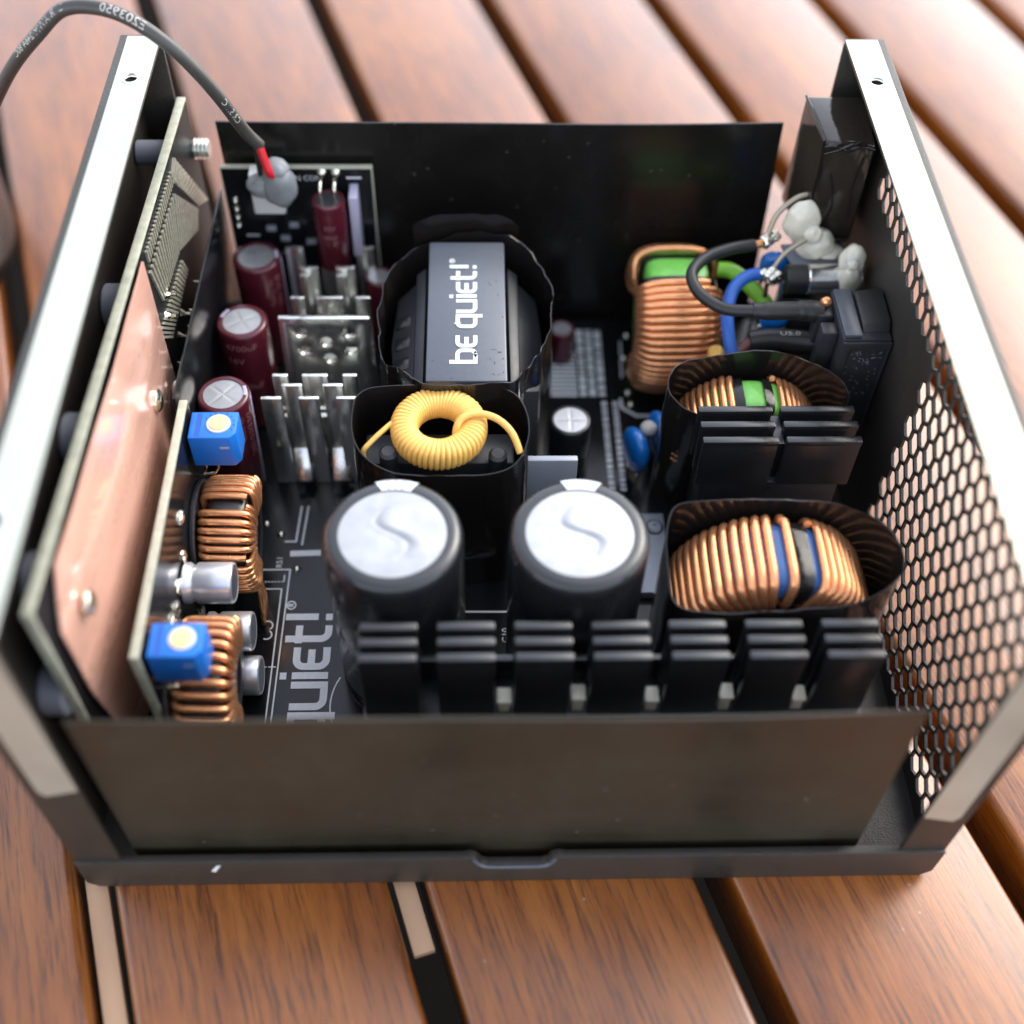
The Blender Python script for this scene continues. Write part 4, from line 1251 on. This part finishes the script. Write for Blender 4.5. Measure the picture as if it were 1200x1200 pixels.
wire('mains_wire', [(130.5, 128.5, 40.5), (134, 127.5, 40.5), (138.2, 123.6, 39.0), (141.5, 119.5, 37.0), (144.5, 116.0, 33)], 1.8, 'green_wire', 'thick green wire passing under the blue wire')
def shrink_text(t):
    m = MB()
    text(m, 'U5.0', 2.4, lambda a, b, h: (140.4+a, 103.9-(1.25-b)*.45, 43.95-(b-1.0)**2*.12+b*.25))
    part('lettering', m, 'print_pale', t, smooth=0)
wire('shrink_sleeve', [(149.5, 103.2, 41.5), (144.5, 104.2, 41.2), (139.5, 104.8, 41.2), (134.5, 104.6, 40.6)], 2.5, 'rubber_black', 'black shrink sleeve with pale print below the looped wire', extra=shrink_text, cat='sleeve')
wire('mains_wire', [(134.8, 104.6, 40.4), (131.4, 102.6, 38.5), (128.6, 99.5, 36), (127.0, 97.6, 30)], 1.35, 'brown_wire', 'brown wire leaving the printed shrink sleeve')
wire('mains_wire', [(128.5, 108, 34), (128.2, 104, 35), (127.4, 101, 34), (126.6, 98.5, 30)], 1.9, 'yellow_wire', 'yellow wire end between the choke and the brown wire')
# small blue discs near the inlet
disc_cap((143.0, 126.5, 43.5), 3.6, 1.9, R(75), 'blue disc capacitor under the glue behind the blue wire')
disc_cap((140.2, 110.0, 43.0), 3.2, 1.6, R(80), 'blue disc capacitor peeking out between the two black sleeves')
# tubular fuse
fu = thing('tube_fuse', 'dark tubular fuse with a silver end lying against the right end panel', 'fuse', (152, 118.6, 42))
m = MB(); m.cyl((143.4, 118.6, 46.2), (148.2, 118.6, 46.2), 3.3, 30, .3)
part('sleeve', m, 'rubber_black', fu)
m = MB(); m.cyl((148.2, 118.6, 46.3), (160.2, 118.6, 46.3), 3.45, 34, .3)
part('barrel', m, 'tin', fu)
m = MB(); m.box(143.8, 158.6, 111.0, 115.0, 30, 43.0)
part('base', m, 'bobbin', fu, bevel=.3)
# grey bracket and white glue
o = part('grey_bracket', MB().hexa([(145.6, 121.5, 46.6), (157.0, 121.5, 47.2), (157.4, 128.0, 48.2), (143.6, 128.0, 47.6), (145.6, 121.4, 47.4), (157.0, 121.4, 48.0), (157.4, 128.0, 49.0), (143.6, 128.0, 48.4)]), 'spacer_grey', None, org=(150, 125, 47), bevel=.15)
tag(o, 'small grey bracket under the wrapped box capacitor', 'bracket')
g1 = MB(); g1.blob((146.6, 126.4, 56.0), (4.0, 2.8, 5.2), .14, 5); g1.blob((150.2, 124.6, 51.4), (4.4, 3.2, 3.6), .16, 8); g1.blob((148.6, 123.6, 55.0), (2.2, 2.0, 2.2), .2, 9); g1.blob((153.0, 124.4, 49.6), (3.6, 2.4, 1.6), .16, 2)
o = part('glue_lump', g1, 'glue_white', None, org=(148, 125, 48), smooth=80); tag(o, 'large lump of translucent white glue left of the wrapped box capacitor', 'glue')
g1 = MB(); g1.blob((157.2, 118.4, 51.6), (2.9, 2.6, 4.4), .12, 15); g1.blob((157.0, 117.0, 48.0), (2.9, 2.6, 4.2), .14, 18); g1.blob((156.8, 116.4, 52.6), (1.5, 1.3, 1.5), .15, 1)
o = part('glue_lump', g1, 'glue_white', None, org=(157, 118, 45), smooth=80); tag(o, 'blob of white glue on the end of the tubular fuse', 'glue')
wire('bare_lead', [(151.6, 124.6, 54.8), (147.0, 122.6, 54.0), (142.8, 121.0, 51.6), (140.6, 119.8, 48.5)], .55, 'pale_wire', 'bare pale lead running from the box capacitor to the blue wire joint', cat='lead')
wire('bare_lead', [(150.6, 130.6, 60.5), (145.6, 130.4, 59.5), (141.6, 129.2, 56), (140.0, 127.4, 52)], .6, 'pale_wire', 'bare pale lead arching from the glue to the black wire joint', cat='lead')

# ------------------------------------------------------------------ fan cable and the dish at the edge
cab_pts = [(27.6, 138.2, 67.0), (25.2, 136.6, 72.0), (21.8, 132.0, 84.0), (16.6, 130.0, 94.0), (9.6, 130.6, 100.2), (2.6, 132.4, 102.0), (-4.6, 133.4, 101.0), (-11.0, 133.4, 95.6), (-17.6, 135.6, 88.6), (-24.0, 138.8, 80.2), (-32, 145, 68), (-42, 152, 50), (-50, 160, 32)]
cab = thing('fan_cable', 'grey round cable with pale print arching over the left end panel from the fan plug', 'cable', (28.6, 139.2, 60))
P = catmull(cab_pts, 10)
m = MB(); m.tube(P, 1.35, 18)
part('jacket', m, 'cable_grey', cab, smooth=70)
m = MB(); m.tube(catmull([(27.4, 138.0, 68.0), (28.0, 137.2, 65.5), (28.6, 136.6, 63.2), (29.2, 136.2, 61.2), (30.2, 137.2, 59.6)], 5), .95, 10)
part('red_core', m, 'red_wire', cab, smooth=70, label='short red wire at the cable end')
m = MB(); m.tube(catmull([(27.0, 138.8, 68.0), (26.9, 138.6, 65.0), (26.8, 138.8, 61.6), (26.6, 139.2, 57.0)], 5), .8, 10)
part('black_core', m, 'rubber_black', cab, smooth=70)
# print along the cable, on the side that faces the front
cum = [0]
for i in range(1, len(P)): cum.append(cum[-1]+(P[i]-P[i-1]).length)
def along(s_):
    for i in range(1, len(P)):
        if cum[i] >= s_:
            t = (s_-cum[i-1])/(cum[i]-cum[i-1]); return P[i-1].lerp(P[i], t), (P[i]-P[i-1]).normalized()
    return P[-1], (P[-1]-P[-2]).normalized()
m = MB()
def cprint(txt, s0, size):
    def fn(a, b, h):
        p, t = along(s0+a)
        d = Vector((.1, -.62, .78)); d = (d-t*d.dot(t)).normalized()
        e = t.cross(d)
        ang = -(b-size*.35)/1.35
        return p+(d*math.cos(ang)-e*math.sin(ang))*(1.35+.04)
    text(m, txt, size, fn)
cprint('E203950', 38, 2.5)
cprint('L  R AWM 2464 80C', 54, 1.9)
cprint('CR 5.1 C', 10, 2.0)
part('lettering', m, 'print_pale', cab, smooth=0, kind='stuff')
fan = thing('round_dish', 'blurred dark rimmed round dish with pale inside at the left edge', 'dish', (-105.5, 178, 0))
c_ = (-105.5, 178, 0)
m = MB(); m.lathe([(49, 0.2), (51, 1), (51, 23), (50.5, 25), (48.5, 25), (48, 23.5), (48, 4), (0, 4)], c_, (0, 0, 1), 72)
part('rim', m, 'film_black', fan, smooth=40)
m = MB(); m.lathe([(45.5, 4.2), (45.5, 21), (44, 23), (0, 23.5)], c_, (0, 0, 1), 60)
part('inlay', m, 'pale_lid', fan, smooth=40)
